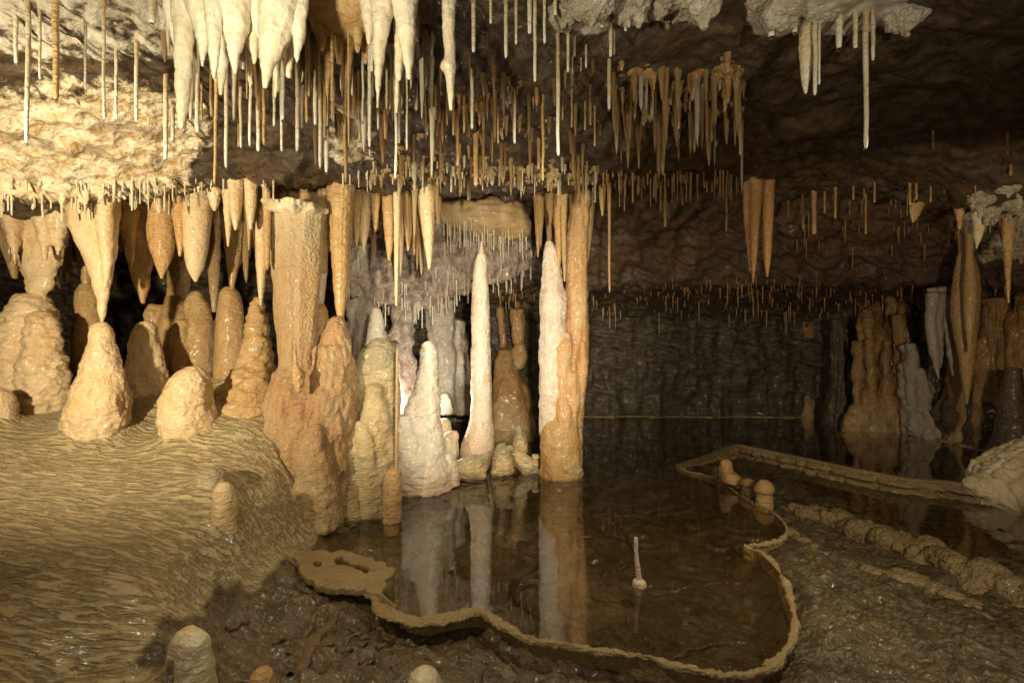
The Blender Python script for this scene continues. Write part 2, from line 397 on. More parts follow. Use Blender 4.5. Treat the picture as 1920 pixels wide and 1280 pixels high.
def ground_mat():
    s = NT('cave_floor')
    tc = s.n('ShaderNodeTexCoord'); v = tc.outputs['Object']
    at = s.n('ShaderNodeAttribute', attribute_name='zone'); sep = s.n('ShaderNodeSeparateColor'); s.t.links.new(at.outputs['Color'], sep.inputs[0])
    n1 = s.noise(v, 2.2, 5, .6); n2 = s.noise(v, 12, 6, .62); n3 = s.noise(v, 55, 5, .62)
    # ripples of tiny rimstone steps follow the level lines of the slope
    tilt = s.n('ShaderNodeVectorRotate', rotation_type='Z_AXIS'); s.set(tilt.inputs['Vector'], v); tilt.inputs['Angle'].default_value = -.20
    vc = s.vmul(tilt.outputs[0], (10, 58, 30))
    rip = s.ramp(s.noise(vc, 1.0, 4, .55, .45), .34, .58)
    slope = s.mix(s.ramp(rip, .0, .9), (.38, .285, .145), (.50, .39, .215))  # shade in the ripple crevices is put into the colour
    slope = s.mix(s.math('MULTIPLY', s.ramp(n1, .5, .7), .5), slope, (.43, .30, .14))
    slope = s.mix(s.math('MULTIPLY', s.ramp(n3, .52, .7), .35), slope, (.62, .50, .28))
    mud = s.mix(s.ramp(n2, .35, .65), (.075, .05, .026), (.17, .12, .062))
    mud = s.mix(s.ramp(n3, .55, .75), mud, (.26, .19, .10))
    pool = s.mix(s.ramp(n2, .3, .7), (.05, .037, .019), (.115, .085, .043))
    pool = s.mix(s.ramp(n1, .5, .72), pool, (.17, .135, .075))
    right = s.mix(s.ramp(n2, .35, .65), (.075, .055, .028), (.15, .112, .058))
    right = s.mix(s.math('MULTIPLY', s.ramp(n1, .52, .7), .5), right, (.19, .12, .052))
    col = s.mix(s.ramp(s.math('ADD', sep.outputs[0], s.math('MULTIPLY', s.math('SUBTRACT', n2, .5), .5)), .35, .65), mud, slope)
    col = s.mix(sep.outputs[2], col, right)
    col = s.mix(sep.outputs[1], col, pool)
    ripb = s.math('MULTIPLY', s.math('ADD', rip, s.math('MULTIPLY', s.voro(s.vmul(v, (26, 26, 90)), 1., 'F1'), .3)), sep.outputs[0])
    h = s.math('ADD', s.math('MULTIPLY', ripb, .8), s.math('ADD', s.math('MULTIPLY', n3, .35), s.math('MULTIPLY', n2, .5)))
    pits = s.voro(v, 46, 'F1'); h = s.math('ADD', h, s.math('MULTIPLY', s.math('MULTIPLY', pits, sep.outputs[2]), .45))
    nrm = s.bump(h, .020, .95)
    rg = s.ramp(s.noise(v, 18, 4, .7), .35, .65, .16, .5)
    return s.finish(col, rg, nrm, coat=.25)
M['ground'] = ground_mat()

# ------------------------------------------------------------------ the cave roof and far wall (one folded sheet)
US = [0, 450, 800, 1100, 1500, 1750, 1920]
def dz(v, d): return (d, H-(v-CY)/F*d)
PRO = {
 0: [(-150,1.55),(60,1.95),(200,2.3),(310,2.6),(374,2.8),(384,3.0),(389,3.4),(398,4.4),(450,5.0),(520,5.2),(600,5.3),(700,5.3),(950,5.3)],
 450: [(-150,1.6),(50,2.0),(160,2.4),(260,2.75),(328,3.0),(338,3.15),(345,3.6),(360,4.6),(420,5.2),(500,5.4),(600,5.5),(700,5.5),(950,5.5)],
 800: [(-150,1.65),(30,2.1),(150,2.5),(250,3.0),(332,3.6),(343,3.8),(350,4.4),(378,5.7),(450,6.3),(530,6.6),(600,7.0),(700,7.1),(950,7.3)],
 1100: [(-150,1.6),(40,2.2),(140,2.6),(240,3.2),(340,4.0),(350,4.2),(362,4.9),(430,6.0),(540,6.6),(555,7.0),(598,7.6),(700,7.7),(950,7.8)],
 1500: [(-150,1.65),(50,2.2),(140,2.6),(240,3.2),(335,4.4),(345,4.7),(365,5.4),(440,6.0),(535,6.5),(550,6.9),(600,7.6),(700,7.6),(950,7.7)],
 1750: [(-150,1.6),(60,2.2),(180,2.7),(290,3.4),(365,4.3),(372,4.6),(385,5.2),(450,5.7),(520,6.0),(535,6.2),(580,6.4),(700,6.2),(950,5.9)],
 1920: [(-150,1.5),(60,2.1),(200,2.6),(310,3.2),(385,3.9),(392,4.1),(405,4.4),(460,4.8),(520,5.1),(550,5.3),(600,5.3),(700,5.1),(950,4.9)],
}
tab = {u: np.array([(-2.5, 2.7), (.5, 2.75)]+[dz(*p) for p in PRO[u]]) for u in US}
tab[-1100] = tab[0]*[.5, 1]; tab[3000] = tab[1920]*[.55, 1]
keys = sorted(tab)
uu = np.concatenate([np.linspace(-1100, -60, 60, endpoint=False), np.linspace(-60, 1980, 760, endpoint=False), np.linspace(1980, 3000, 60)])
prof = np.array([tab[k] for k in keys])                      # keys x 15 x 2
Tp = np.stack([np.stack([pchip(keys, prof[:, j, c], uu) for c in (0, 1)], -1) for j in range(prof.shape[1])], 0)   # 15 x nu x 2
dens = [6, 14, 50, 46, 46, 46, 22, 26, 36, 40, 40, 40, 50, 40]
rowsD = []
for j in range(len(dens)):
    p0, p1, p2, p3 = Tp[max(j-1, 0)], Tp[j], Tp[j+1], Tp[min(j+2, len(dens))]
    for t in np.linspace(0, 1, dens[j], endpoint=False):
        tt = t
        lin = p1*(1-tt)+p2*tt
        cat = .5*((2*p1)+(-p0+p2)*t+(2*p0-5*p1+4*p2-p3)*t*t+(-p0+3*p1-3*p2+p3)*t**3)
        rowsD.append(.4*lin+.6*cat)
rowsD.append(Tp[-1]); rowsD = np.array(rowsD)                 # nr x nu x 2
Dg, Zg = rowsD[..., 0], rowsD[..., 1]
Ug = np.broadcast_to(uu, Dg.shape)
Xg = (Ug-CX)/F*np.maximum(Dg, 1.3)
G = np.stack([Xg, Dg, Zg], -1)
Vg = CY-(Zg-H)*F/np.maximum(Dg, 1.0)
nrm = normals_grid(G)
pf = G.reshape(-1, 3)
strata = pf@np.array([[.25, .12, 1.0]]).T
amp = np.clip(.35+Dg.ravel()/6, .4, 1.2)
dsp = .07*fbm(pf*1.7, 3)+.05*ridged(pf*[1.6, 2.2, 4.0]+3, 3)*.7-.02
lay = fbm(np.hstack([pf[:, :2]*1.1, strata*11]), 3)
tl = strata.ravel()*9+.9*fbm(pf*1.4+4, 3); fr_ = tl-np.floor(tl)
bed = (sstep(.0, .16, fr_)-fr_)*(.35+.65*sstep(-.1, .3, fbm(pf*.9+31, 2)))
dsp += .022*np.sign(lay)*np.abs(lay)**.6+.05*bed*sstep(560, 520, Vg.ravel())
dsp += .022*fbm(pf*9, 4)
# scallops of the near left roof
sc = sstep(520, 260, Ug.ravel())*sstep(1.4, 1.8, Dg.ravel())*sstep(3.1, 2.6, Dg.ravel())
dsp += sc*.02*ridged(np.stack([pf[:, 0]*5+pf[:, 1]*2, pf[:, 1]*6-pf[:, 0]*2, pf[:, 2]*3], -1), 2)
farw = sstep(545, 600, Vg.ravel())*sstep(5, 6, Dg.ravel())
dsp = dsp*amp*(1-.35*farw)+farw*(.045*fbm(np.stack([pf[:, 0]*4, pf[:, 1]*2, pf[:, 2]*.7], -1), 3)+.025*ridged(np.stack([pf[:, 0]*1.8, pf[:, 1]*1.8, pf[:, 2]*.8], -1), 2)+sstep(1450, 1650, Ug.ravel())*.09*ridged(np.stack([pf[:, 0]*4.5, pf[:, 1]*4.5, pf[:, 2]*.6], -1), 2)+.03*fbm(pf*8, 3))
G = G-nrm*dsp.reshape(Dg.shape)[..., None]*np.sign(nrm[..., 2:3]*0+1)
uf, vf, df = Ug.ravel(), Vg.ravel(), Dg.ravel()
nz = fbm(pf*2.3+9, 3)
zone = np.zeros((uf.size, 4))
# crust of pale crystals: upper left roof, and hanging patches at the top right
zone[:, 0] = sstep(520, 200, uf+150*nz)*sstep(40, 230, vf+60*nz)*sstep(400, 330, vf)
zone[:, 0] = np.maximum(zone[:, 0], .62*sstep(560, 640, uf)*sstep(760, 660, uf)*sstep(150, 210, vf)*sstep(320, 280, vf))
zone[:, 0] = np.maximum(zone[:, 0], .75*sstep(1740, 1860, uf+30*nz)*sstep(370, 410, vf)*sstep(520, 470, vf))
zone[:, 3] = np.maximum(sstep(1020, 1060, uf)*sstep(1350, 1290, uf)*sstep(60, 15, vf+25*nz), sstep(1370, 1430, uf)*sstep(1740, 1660, uf)*sstep(95, 40, vf+30*nz))
zone[:, 3] = np.maximum(zone[:, 3], .6*sstep(420, 300, uf)*sstep(170, 60, vf))
zone[:, 1] = sstep(345, 370, vf)*sstep(545, 520, vf)*sstep(900, 1000, uf)*sstep(4.4, 5.2, df)
zone[:, 2] = farw
Vc = G.reshape(-1, 3); Qc = gridq(G.shape[0], G.shape[1])
roof = put('cave_ceiling', Vc, Qc, M['ceiling'], attrs=zone)
tag(roof, 'dark brown layered rock roof folding down into the far wall', 'cave ceiling', kind='structure')
roofbvh = BVHTree.FromPolygons(Vc[:, :].tolist(), Qc[:, :].tolist())
def roof_hit(u, v):
    r = roofbvh.ray_cast(Vector((0, 0, H)), (P(u, v, 1)-Vector((0, 0, H))).normalized())
    return r[0]
def roof_above(x, y, z):
    r = roofbvh.ray_cast(Vector((x, y, z)), Vector((0, 0, 1)))
    return r[0].z if r[0] is not None else 2.7

# ------------------------------------------------------------------ pools: outlines at water level (px on the level plane)
RIM1 = [(1268,873),(1292,884),(1340,897),(1400,936),(1440,955),(1467,976),(1473,1000),(1440,1016),(1396,1023),(1430,1037),(1460,1070),(1480,1120),(1488,1180),(1452,1238),(1380,1262),(1300,1250),(1200,1227),(1100,1212),(1000,1196),(950,1170),(895,1142),(850,1150),(790,1160),(730,1142),(692,1102),(660,1085),(620,1072)]
SHORE = [(575,1045),(600,1000),(640,957),(690,950),(760,916),(850,892),(835,850),(822,800),(815,768)]
FARS = [(815,740),(1560,735),(1900,760),(2100,850)]
RIM2 = [(1268,873),(1300,863),(1340,849),(1378,834),(1420,840),(1520,861),(1600,878),(1700,896),(1780,903),(1838,911),(1900,925)]
rim1 = catmull([onz(*p) for p in RIM1], 10)
rim2 = catmull([onz(*p) for p in RIM2], 10)
shore = np.array([onz(*p) for p in SHORE]); far = np.array([onz(*p) for p in FARS])
pool = np.vstack([rim1, shore, far, rim2[::-1][:-1]])
shore2 = shore+np.array([-.12, .0]); shore2[0] = [onz(560, 1060)[0], onz(560, 1060)[1]]
def poly_mesh(name, pts, z, mat, label):
    tris = tessellate_polygon([[Vector((p[0], p[1], 0)) for p in pts]])
    V = np.array([(p[0], p[1], z) for p in pts])
    o = put(name, V, [tuple(t) for t in tris], mat, smooth=False)
    if o.data.polygons[0].normal.z < 0: o.data.flip_normals()
    tag(o, label, 'water', kind='structure'); return o
rim2in = rim2
poly_mesh('pool_water', np.vstack([rim1, shore2, far, rim2[::-1][:-1]]), 0., M['water'], 'still clear brown pool mirroring the columns')
TW = [(1385,890),(1425,935),(1466,962),(1490,988),(1570,985),(1640,1015),(1780,1060),(1930,1125),(2150,1170),(2150,960),(1900,955),(1840,950),(1700,935),(1520,900),(1390,872)]
tw = catmull([onz(u, v, -.105) for u, v in TW], 6, closed=True)
poly_mesh('terrace_water', tw, -.105, M['water2'], 'shallow brown sheet of water on the right terrace')

def sdist(px, py, poly):
    """signed distance, positive inside"""
    best = np.full(px.shape, 1e9); ins = np.zeros(px.shape, bool)
    n = len(poly)
    for i in range(n):
        a, b = poly[i], poly[(i+1) % n]
        e = b-a; l2 = e@e+1e-12
        t = np.clip(((px-a[0])*e[0]+(py-a[1])*e[1])/l2, 0, 1)
        dx = px-a[0]-t*e[0]; dy = py-a[1]-t*e[1]
        best = np.minimum(best, dx*dx+dy*dy)
        if a[1] != b[1]:
            c = ((a[1] > py) != (b[1] > py)) & (px < e[0]*(py-a[1])/(b[1]-a[1])+a[0])
            ins ^= c
    return np.where(ins, 1, -1)*np.sqrt(best)

# ------------------------------------------------------------------ ground
CP = [(0,1280,.12),(0,1100,.30),(0,950,.48),(0,850,.60),(0,775,.70),(180,840,.56),(350,825,.57),(270,765,.745),(460,755,.75),(440,795,.65),
      (300,950,.38),(300,1100,.20),(300,1200,.08),(250,1280,.02),(420,990,.25),(420,900,.42),(520,900,.36),(560,960,.15),(600,955,.12),(560,930,.21),(655,945,.05),(560,1040,.0),(480,1090,.03),(380,1155,.03),(540,830,.5),
      (-600,1000,.55),(-600,800,.8),(150,1270,.05),
      (600,1150,-.075),(620,1085,-.03),(560,1080,-.03),(600,1280,-.09),(470,1200,-.085),(900,1200,-.09),(900,1290,-.085),(1300,1290,-.08),(1500,1280,-.07),(1700,1280,-.06),(1900,1280,-.03),(1900,1180,-.06),(1600,1100,-.065),(1510,1150,-.05),(1500,1060,-.055),
      (1500,1010,-.08),(1600,1000,-.12),(1900,1010,-.15),(1500,905,-.135),(1410,885,-.10),(1330,880,-.03),(1700,940,-.15),(1900,960,-.15),(2200,1000,-.15),(1800,1150,-.08),(700,1130,-.06),(780,1190,-.09)]
cw = [((u-CX)/F*((H-z)*F/(v-CY)), (H-z)*F/(v-CY), z) for u, v, z in CP]
cw += [(-5, 5, .9), (-2.6, 4.8, .8), (-1.4, 4.9, .55), (-.5, 5.4, .1), (-.2, 6.5, -.2), (0, 8, -.3), (3, 8, -.3), (6, 6, -.2), (4.5, 4.4, -.1), (3.4, 1.6, -.05), (2, .3, -.1), (0, .3, -.10), (-1.2, .6, .05), (-3, .3, .4), (-6, 2, .8)]
cw = np.array(cw)
def tps_fit(c, lam=.004):
    n = len(c); r = np.linalg.norm(c[:, None, :2]-c[None, :, :2], axis=2)
    K = np.where(r > 0, r*r*np.log(r+1e-12), 0)+lam*np.eye(n); Pm = np.hstack([np.ones((n, 1)), c[:, :2]])
    A = np.block([[K, Pm], [Pm.T, np.zeros((3, 3))]]); return np.linalg.solve(A, np.concatenate([c[:, 2], np.zeros(3)]))
wt = tps_fit(cw)
def tps(x, y):
    out = wt[-3]+wt[-2]*x+wt[-1]*y
    for i in range(len(cw)):
        r2 = (x-cw[i, 0])**2+(y-cw[i, 1])**2+1e-12
        out = out+wt[i]*r2*np.log(r2)*.5
    return out
gu = np.concatenate([np.linspace(-1500, -40, 70, endpoint=False), np.linspace(-40, 1960, 960, endpoint=False), np.linspace(1960, 3200, 60)])
gd = np.concatenate([np.linspace(-2, 1.2, 16, endpoint=False), 1.2*np.exp(np.linspace(0, math.log(4.2/1.2), 560, endpoint=False)), np.linspace(4.2, 9.5, 200)])
Ux, Dy = np.meshgrid(gu, gd)
gx = ((Ux-CX)/F*np.maximum(Dy, 1.2)).ravel(); gy = Dy.ravel()
gz = tps(gx, gy)
sd = sdist(gx, gy, pool)
p2 = np.stack([gx, gy, np.zeros_like(gx)], -1)
# which part of the floor: left flowstone / right terrace / mud in front
edge = catmull([onz(u, v, z) for u, v, z in [(230,1300,-.02),(320,1190,0),(400,1130,0),(500,1075,0),(565,1035,0),(640,955,0)]], 8)
leftpoly = np.vstack([edge, [(-.2, 6.5), (-.2, 9.5), (-12, 9.5), (-12, -2), (-.9, -2), (-1.0, 1.2)]])
sl = sdist(gx, gy, leftpoly)
jit = .05*fbm(p2*3.1, 3)
zl = sstep(-.20, .10, sl+jit*2.5+.03*fbm(p2*11, 3))
rightpoly = np.array([onz(*p, -.14) for p in [(1268,869),(1330,900),(1440,960),(1470,1000),(1440,1040),(1500,1150),(1490,1260),(1420,1300)]]+[(1.0, .2), (9, .2), (9, 9.5), (4.0, 9.5)])
zr = sstep(-.04, .05, sdist(gx, gy, rightpoly)+jit)
zp = sstep(-.005, .03, sd)
zl0 = zl
# geometric relief
rip = fbm(np.stack([gx*5, (gy-.2*gx)*32, gz*16], -1)+.4, 3)
gz = gz+zl*(.007*rip+.02*fbm(p2*2.2+5, 3))
mudw = (1-zl)*(1-zr)*(1-zp)
gz = gz+mudw*(.035*ridged(p2*[2.6, 5.5, 1]+2, 4)*sstep(0, .15, -sd)+.018*fbm(p2*15, 4)-.02)
cell = fbm(p2*[5, 6.5, 1]+8, 3)
gz = gz+zr*(1-zp)*sstep(.0, .12, -sd)*(.02*cell+.035*np.abs(fbm(p2*3.2+3, 2))+.010*fbm(p2*26, 3)+.012*ridged(p2*9+7, 2))

FOOT = [(45,775,3.35,65),(-10,800,2.9,28),(180,845,2.95,50),(165,745,3.75,24),(277,770,3.4,38),(348,828,3.0,40),(340,750,3.9,50),(438,755,3.75,32),(460,775,3.45,58),(575,930,3.22,60),(421,992,2.42,20),(398,925,2.56,24),(350,1300,1.65,36),(450,790,3.2,60)]
for u, v, d, rp in FOOT:
    q = P(u, v, d); dist = np.hypot(gx-q.x, gy-q.y)-rp/F*d
    gz = gz+.085*np.exp(-np.maximum(dist, 0)/.075)*(dist < .6)
# basin
deep = .10+.40*sstep(3.2, 6.0, gy)
plate = fbm(p2*1.5+21, 3)
step = np.floor(plate*3.2)/3.2+.25*sstep(.82, 1, (plate*3.2) % 1)/3.2
tipd = np.hypot(gx-onz(1268, 873)[0], gy-onz(1268, 873)[1]); deep = deep*(.15+.85*sstep(.1, .9, tipd))
bas = -deep+.075*step+.016*fbm(p2*7+2, 4)
crack = np.abs(noise3(p2*[1.3, 2.0, 1]+33)); bas -= .035*sstep(.035, .0, crack)*sstep(.1, .3, sd)
w = sstep(.0, .16, sd)
rimside = sstep(0., .05, sd)
gz = np.where(sd > 0, (1-w)*np.minimum(gz, .012)+w*bas, gz)
def ground_mesh():
    V = np.stack([gx, gy, gz], -1); z4 = np.stack([zl*(1-zp), zp, zr*(1-zp), np.ones_like(zl)], -1)
    Q = gridq(len(gd), len(gu))
    o = put('cave_floor', V, Q, M['ground'], attrs=z4)
    tag(o, 'cave floor: rippled tan flowstone slope, brown mud and pool bed', 'ground', kind='structure')
    return BVHTree.FromPolygons(V.tolist(), Q.tolist())
floorbvh = ground_mesh()
def floor_at(x, y):
    r = floorbvh.ray_cast(Vector((x, y, 2.0)), Vector((0, 0, -1))); return r[0].z if r[0] is not None else 0.
def floor_hit(u, v):
    return floorbvh.ray_cast(Vector((0, 0, H)), (P(u, v, 1)-Vector((0, 0, H))).normalized())[0]

# thin line of calcite left by the water along the far wall
wl = []
for j in range(0, G.shape[1]):
    if not (780 < uu[j] < 1980): continue
    col_ = G[:, j]; k = np.where((col_[:-1, 2] > .012) & (col_[1:, 2] <= .012) & (col_[1:, 1] > 4.5))[0]
    if len(k): wl.append(col_[k[-1]])
wl = np.array(wl); ker = np.ones(5)/5
for c in (0, 1): wl[2:-2, c] = np.convolve(wl[:, c], ker, 'valid')
wl[:, 2] = .008
wn = fbm(np.stack([wl[:, 0]*6, wl[:, 1]*6, 0*wl[:, 0]], -1), 3)
V, Q, G_ = sweep(wl, lambda s, i: [(-.1, .006+.02*wn[i]), (.02, .008+.02*wn[i]), (.045+.05*wn[i], .004+.02*wn[i]), (.06+.06*wn[i], -.002), (.05+.05*wn[i], -.02), (-.1, -.03)])
tag(put('waterline_crust', V, Q, M['rim'], base=wl[len(wl)//2]), 'thin pale calcite line along the water at the foot of the far wall', 'calcite ledge')

# ------------------------------------------------------------------ standing and hanging formations
def thing_loft(name, label, cat, rows, d, mat, group=None, hang=False, parent=None, **k):
    """one formation as one mesh; a hanging one is continued up into the roof"""
    if hang:
        u = (rows[0][1]+rows[0][2])/2; p = P(u, rows[0][0], d)
        za = roof_above(p.x, p.y, p.z-.02)+.06
        k['zadd'] = min(za, p.z+1.2)
    V, Q, c = loft(rows, d, **k)
    rr = sorted(rows, key=lambda r: r[0])
    b = (rr[-1] if not hang else rr[0]); bp = P((b[1]+b[2])/2, b[0], d)
    o = put(name, V, faces_of(Q, c), M[mat], base=bp, parent=parent)
    if label: tag(o, label, cat, group)
    return o
def thing_merge(name, label, cat, parts, mat, base, group=None, parent=None, **k):
    V, q = merged(parts, **k)
    o = put(name, V, q, M[mat], base=base, parent=parent)
    if label: tag(o, label, cat, group)
    return o
LL = 'calcite pillars along the left wall'
# --- stalagmites on the left flowstone
S = lambda rows, d, **k: loft(rows, d, **k)
thing_merge('stalagmite', 'broad peach stalagmite with two heads at the far left', 'stalagmite',
    [S([(555,42,84),(575,28,92),(640,8,98),(700,-8,104),(760,-18,108),(790,-20,108)], 3.35, lump=.07),
     S([(584,66,92),(600,58,99),(650,52,107),(700,48,118),(760,40,119),(785,40,116)], 3.25, lump=.1)], 'peach', P(45, 780, 3.35), voxel=.012, amp=.022, freq=8, amp2=.009, freq2=15, stretch=(1, 1, 2))
thing_loft('stalagmite', 'cream stub cut by the left edge beside the two-headed stalagmite', 'stalagmite', [(727,-14,2),(735,-26,13),(750,-34,20),(780,-38,24),(815,-38,20)], 2.9, 'knobbly', lump=.1)
thing_loft('stalagmite', 'tall knobbly peach stalagmite touching the pointed tip hanging above it', 'stalagmite',
    [(604,184,197),(615,174,204),(640,170,209),(690,158,222),(725,147,230),(745,142,232),(780,133,230),(815,131,224),(850,142,208),(870,150,205)], 2.95, 'knobbly', lump=.15, ripple=.025, rf=34, knob=.06, seg=110, n=240)
thing_loft('stalagmite', 'narrow peach stalagmite standing in shade behind the touching pair', 'stalagmite',
    [(533,152,172),(550,146,180),(600,143,186),(680,141,187),(760,140,190)], 3.75, 'tan', lump=.08, ripple=.03)
thing_loft('stalagmite', 'conical orange-tan stalagmite below the dark gap between hanging points', 'stalagmite',
    [(603,266,286),(615,256,291),(640,250,294),(690,242,304),(730,237,312),(760,236,316),(790,238,314)], 3.4, 'knobbly', lump=.16, ripple=.025, rf=34, knob=.06, seg=96)
thing_loft('stalagmite', 'squat rounded peach stalagmite in front of the left row', 'stalagmite',
    [(687,352,372),(697,336,382),(720,320,390),(750,308,394),(785,303,394),(815,310,388),(845,322,376)], 3.0, 'knobbly', lump=.14, ripple=.02, rf=40, knob=.06, seg=110, n=200)
thing_merge('stalagmite', 'lumpy tan cluster of fused knobs behind the squat stalagmite', 'stalagmite',
    [S([(570,280,302),(590,274,306),(640,276,308),(690,300,330)], 3.95),
     S([(556,318,342),(580,306,356),(630,296,362),(680,300,360),(710,310,350)], 4.0),
     S([(548,360,378),(570,350,388),(630,346,396),(680,350,396),(710,356,390)], 3.9),
     S([(600,384,402),(640,376,408),(700,370,410)], 4.05),
     S([(640,300,350),(700,296,356),(790,300,380)], 3.95),
     S([(600,330,352),(660,322,350),(700,328,348)], 3.78)], 'tan', P(335, 730, 3.9), amp=.012, freq=10)
thing_loft('stalagmite', 'slim tan stalagmite left of the hooded grey-tan cone', 'stalagmite',
    [(538,422,438),(550,414,447),(600,409,455),(660,406,459),(720,404,466),(770,400,470)], 3.75, 'tan', lump=.09, ripple=.03)
thing_merge('stalagmite', 'grey-tan stalagmite with a skirted base beside the big broken column', 'stalagmite',
    [S([(556,476,492),(580,469,496),(620,463,500),(680,449,508),(720,428,514),(760,405,518),(790,400,520)], 3.45, lump=.08),
     S([(700,470,500),(735,430,510),(765,404,520),(800,395,525)], 3.32), S([(690,440,462),(740,422,462),(800,415,470)], 3.3)], 'tan', P(460, 780, 3.45), amp=.016, freq=9, amp2=.007, freq2=16, stretch=(1, 1, 2))
# --- big broken column, with the mound it stands on
col = thing_loft('broken_dripstone', 'wide sugary tan column broken off square below the roof', 'dripstone column',
    [(392,501,606),(400,502,606),(430,506,604),(500,510,600),(560,515,594),(620,520,588),(680,525,582),(715,527,577),(760,528,575)], 3.3, 'column', lump=.045, ripple=.012, rf=30, flute=.05, fk=1.6, seg=128, n=260, ds=.7)
thing_loft('ledge', None, None, [(385,508,600),(389,499,609),(396,500,608),(404,506,602)], 3.28, 'cream', parent=col, lump=.25, lf=2.5, seg=96, n=24)
thing_loft('fin', None, None, [(645,551,555),(680,551,558),(705,548,570),(720,552,570),(735,556,564)], 3.02, 'tan', parent=col, lump=.3, n=60)
M1 = thing_merge('flowstone_mound', 'rusty red-brown flowstone mound under the broken column', 'flowstone mound',
    [S([(596,622,642),(612,616,648),(645,606,656),(680,594,660),(730,576,664),(800,560,662),(900,556,655),(985,560,650)], 3.35, lump=.1),
     S([(630,534,572,.09),(690,524,583,.06),(725,516,600,.02),(765,511,636),(805,507,655),(850,505,656),(900,505,655),(950,515,652),(1000,530,650)], 3.26, lump=.1, ds=.75, flute=.12, fk=3),
     S([(650,594,640),(690,590,645),(740,572,658),(840,556,660),(950,560,652)], 3.28, lump=.1),
     S([(800,575,600),(860,560,618),(920,552,630),(985,545,640)], 3.08, lump=.12)], 'mound', P(580, 945, 3.25), voxel=.012, smooth=12, amp=.022, freq=7, amp2=.010, freq2=13, stretch=(1.6, 1.6, .8))
thing_loft('stalagmite', 'orange stalagmite squeezed behind the mound and the broken column', 'stalagmite',
    [(570,594,608),(582,586,613),(620,582,616),(660,576,612),(700,570,604),(740,566,600)], 3.75, 'orange', lump=.08, ripple=.03)
thing_loft('stalagmite', 'small white stalagmite glowing behind the pale domed mound', 'stalagmite',
    [(578,698,712),(592,694,717),(620,690,721),(650,684,724),(700,676,730)], 4.3, 'white', lump=.12, ripple=.05, rf=30)
M2 = thing_merge('flowstone_mound', 'pale domed flowstone mound with smooth lobes at the pool edge', 'flowstone mound',
    [S([(634,702,722),(645,690,735),(665,672,742),(700,662,746),(760,656,747),(820,652,746),(880,656,740)], 3.55, lump=.07, ds=.8),
     S([(720,690,716),(770,676,728),(820,662,734),(880,652,738),(960,646,738)], 3.42, lump=.08),
     S([(785,650,662),(810,638,676),(850,628,684),(900,622,684),(970,618,692)], 3.33, lump=.1),
     S([(790,668,684),(820,664,700),(860,668,708),(905,672,704),(970,674,704)], 3.3, lump=.08),
     S([(800,712,732),(840,704,742),(900,700,742),(960,702,738)], 3.42)], 'moundpale', P(690, 945, 3.5), voxel=.011, smooth=9, amp=.012, freq=8, amp2=.004, freq2=20, stretch=(1, 1, 2.4))
# --- white cone on its own apron
W1 = thing_merge('stalagmite', 'bright white cone-shaped stalagmite on a spreading cream apron', 'stalagmite',
    [S([(640,797,811),(648,791,816),(680,787,819),(720,778,821),(760,768,823),(800,762,826),(850,757,832),(905,752,836)], 4.0, lump=.09, ripple=.04, rf=30),
     S([(745,768,790),(790,754,800),(840,746,830),(880,740,844),(914,738,850)], 3.95, lump=.1),
     S([(780,742,766),(830,738,790),(880,736,806),(922,738,806)], 3.85, lump=.1),
     S([(850,820,846),(880,815,858),(908,812,862)], 4.0)], 'white', P(795, 905, 4.0), voxel=.011, amp=.010, freq=10, amp2=.006, freq2=16, stretch=(1, 1, 2.2))
thing_loft('rock', 'small cream knob standing in dark water left of the slender stalagmite', 'rock', [(785,826,840),(792,820,845),(805,821,846),(820,826,843)], 4.9, 'cream', lump=.12)
thing_loft('rock', 'blocky cream knob beside the apron of the white cone', 'rock', [(808,842,856),(815,832,859),(835,830,860),(860,834,858),(880,834,860)], 4.55, 'cream', lump=.2)
# --- slender white stalagmite
thing_loft('stalagmite', 'slender tall white stalagmite with a needle tip standing in the pool', 'stalagmite',
    [(452,902.5,904.5),(470,898,907),(482,893,912),(500,889,914),(540,886,916),(600,883.5,918),(650,885,919),(655,883,920),(700,884,921),(735,882,922),(742,884,921),(790,880,923),(815,872,926),(840,864,926),(858,866,922),(875,872,918)], 4.5, 'pink', lump=.06, ripple=.035, rf=22, seg=96, n=300)
def shard(label, outline, d, th, mat):
    """angular broken piece: outline at its front, smaller copy behind, ragged bedding on the faces"""
    bm = bmesh.new(); c = np.mean(outline, 0); pts = []
    for k, (u, v) in enumerate(outline):
        pts.append(P(u, v, d-th*(.25 if k % 2 else .4))); q = c+(np.array((u, v))-c)*.82; pts.append(P(q[0], q[1]+3, d+th*.6)); q = c+(np.array((u, v))-c)*.55; pts.append(P(q[0], q[1], d-th*.62))
    for q in pts: bm.verts.new(q)
    r = bmesh.ops.convex_hull(bm, input=bm.verts); bmesh.ops.delete(bm, geom=[g for g in r['geom_interior'] if isinstance(g, bmesh.types.BMVert)], context='VERTS')
    bm.verts.ensure_lookup_table(); V = np.array([v.co[:] for v in bm.verts]); bm.verts.index_update(); Fc = [tuple(v.index for v in f.verts) for f in bm.faces]; bm.free()
    return V, Fc
def rock(label, pieces, mat):
    parts = []
    for outline, d, th in pieces:
        V, Fc = shard(label, outline, d, th, mat); parts.append((V, np.zeros((0, 4), int), [[f[0], f[k], f[k+1], 0] for f in Fc for k in range(1, len(f)-1)]))
    V, q = merged(parts, voxel=.009, smooth=1, amp=.010, freq=14, amp2=.008, freq2=24, stretch=(.6, .6, 2.2))
    o = put('rock', V, q, M[mat], base=P(pieces[0][0][0][0], 888, pieces[0][1])); tag(o, label, 'rock'); return o
rock('flat pale slab of broken rimstone at the foot of the slender stalagmite', [([(838,893),(846,872),(862,860),(890,853),(908,852),(914,868),(910,895),(880,902)], 4.25, .22), ([(905,852),(918,846),(914,866)], 4.2, .06)], 'moundpale')
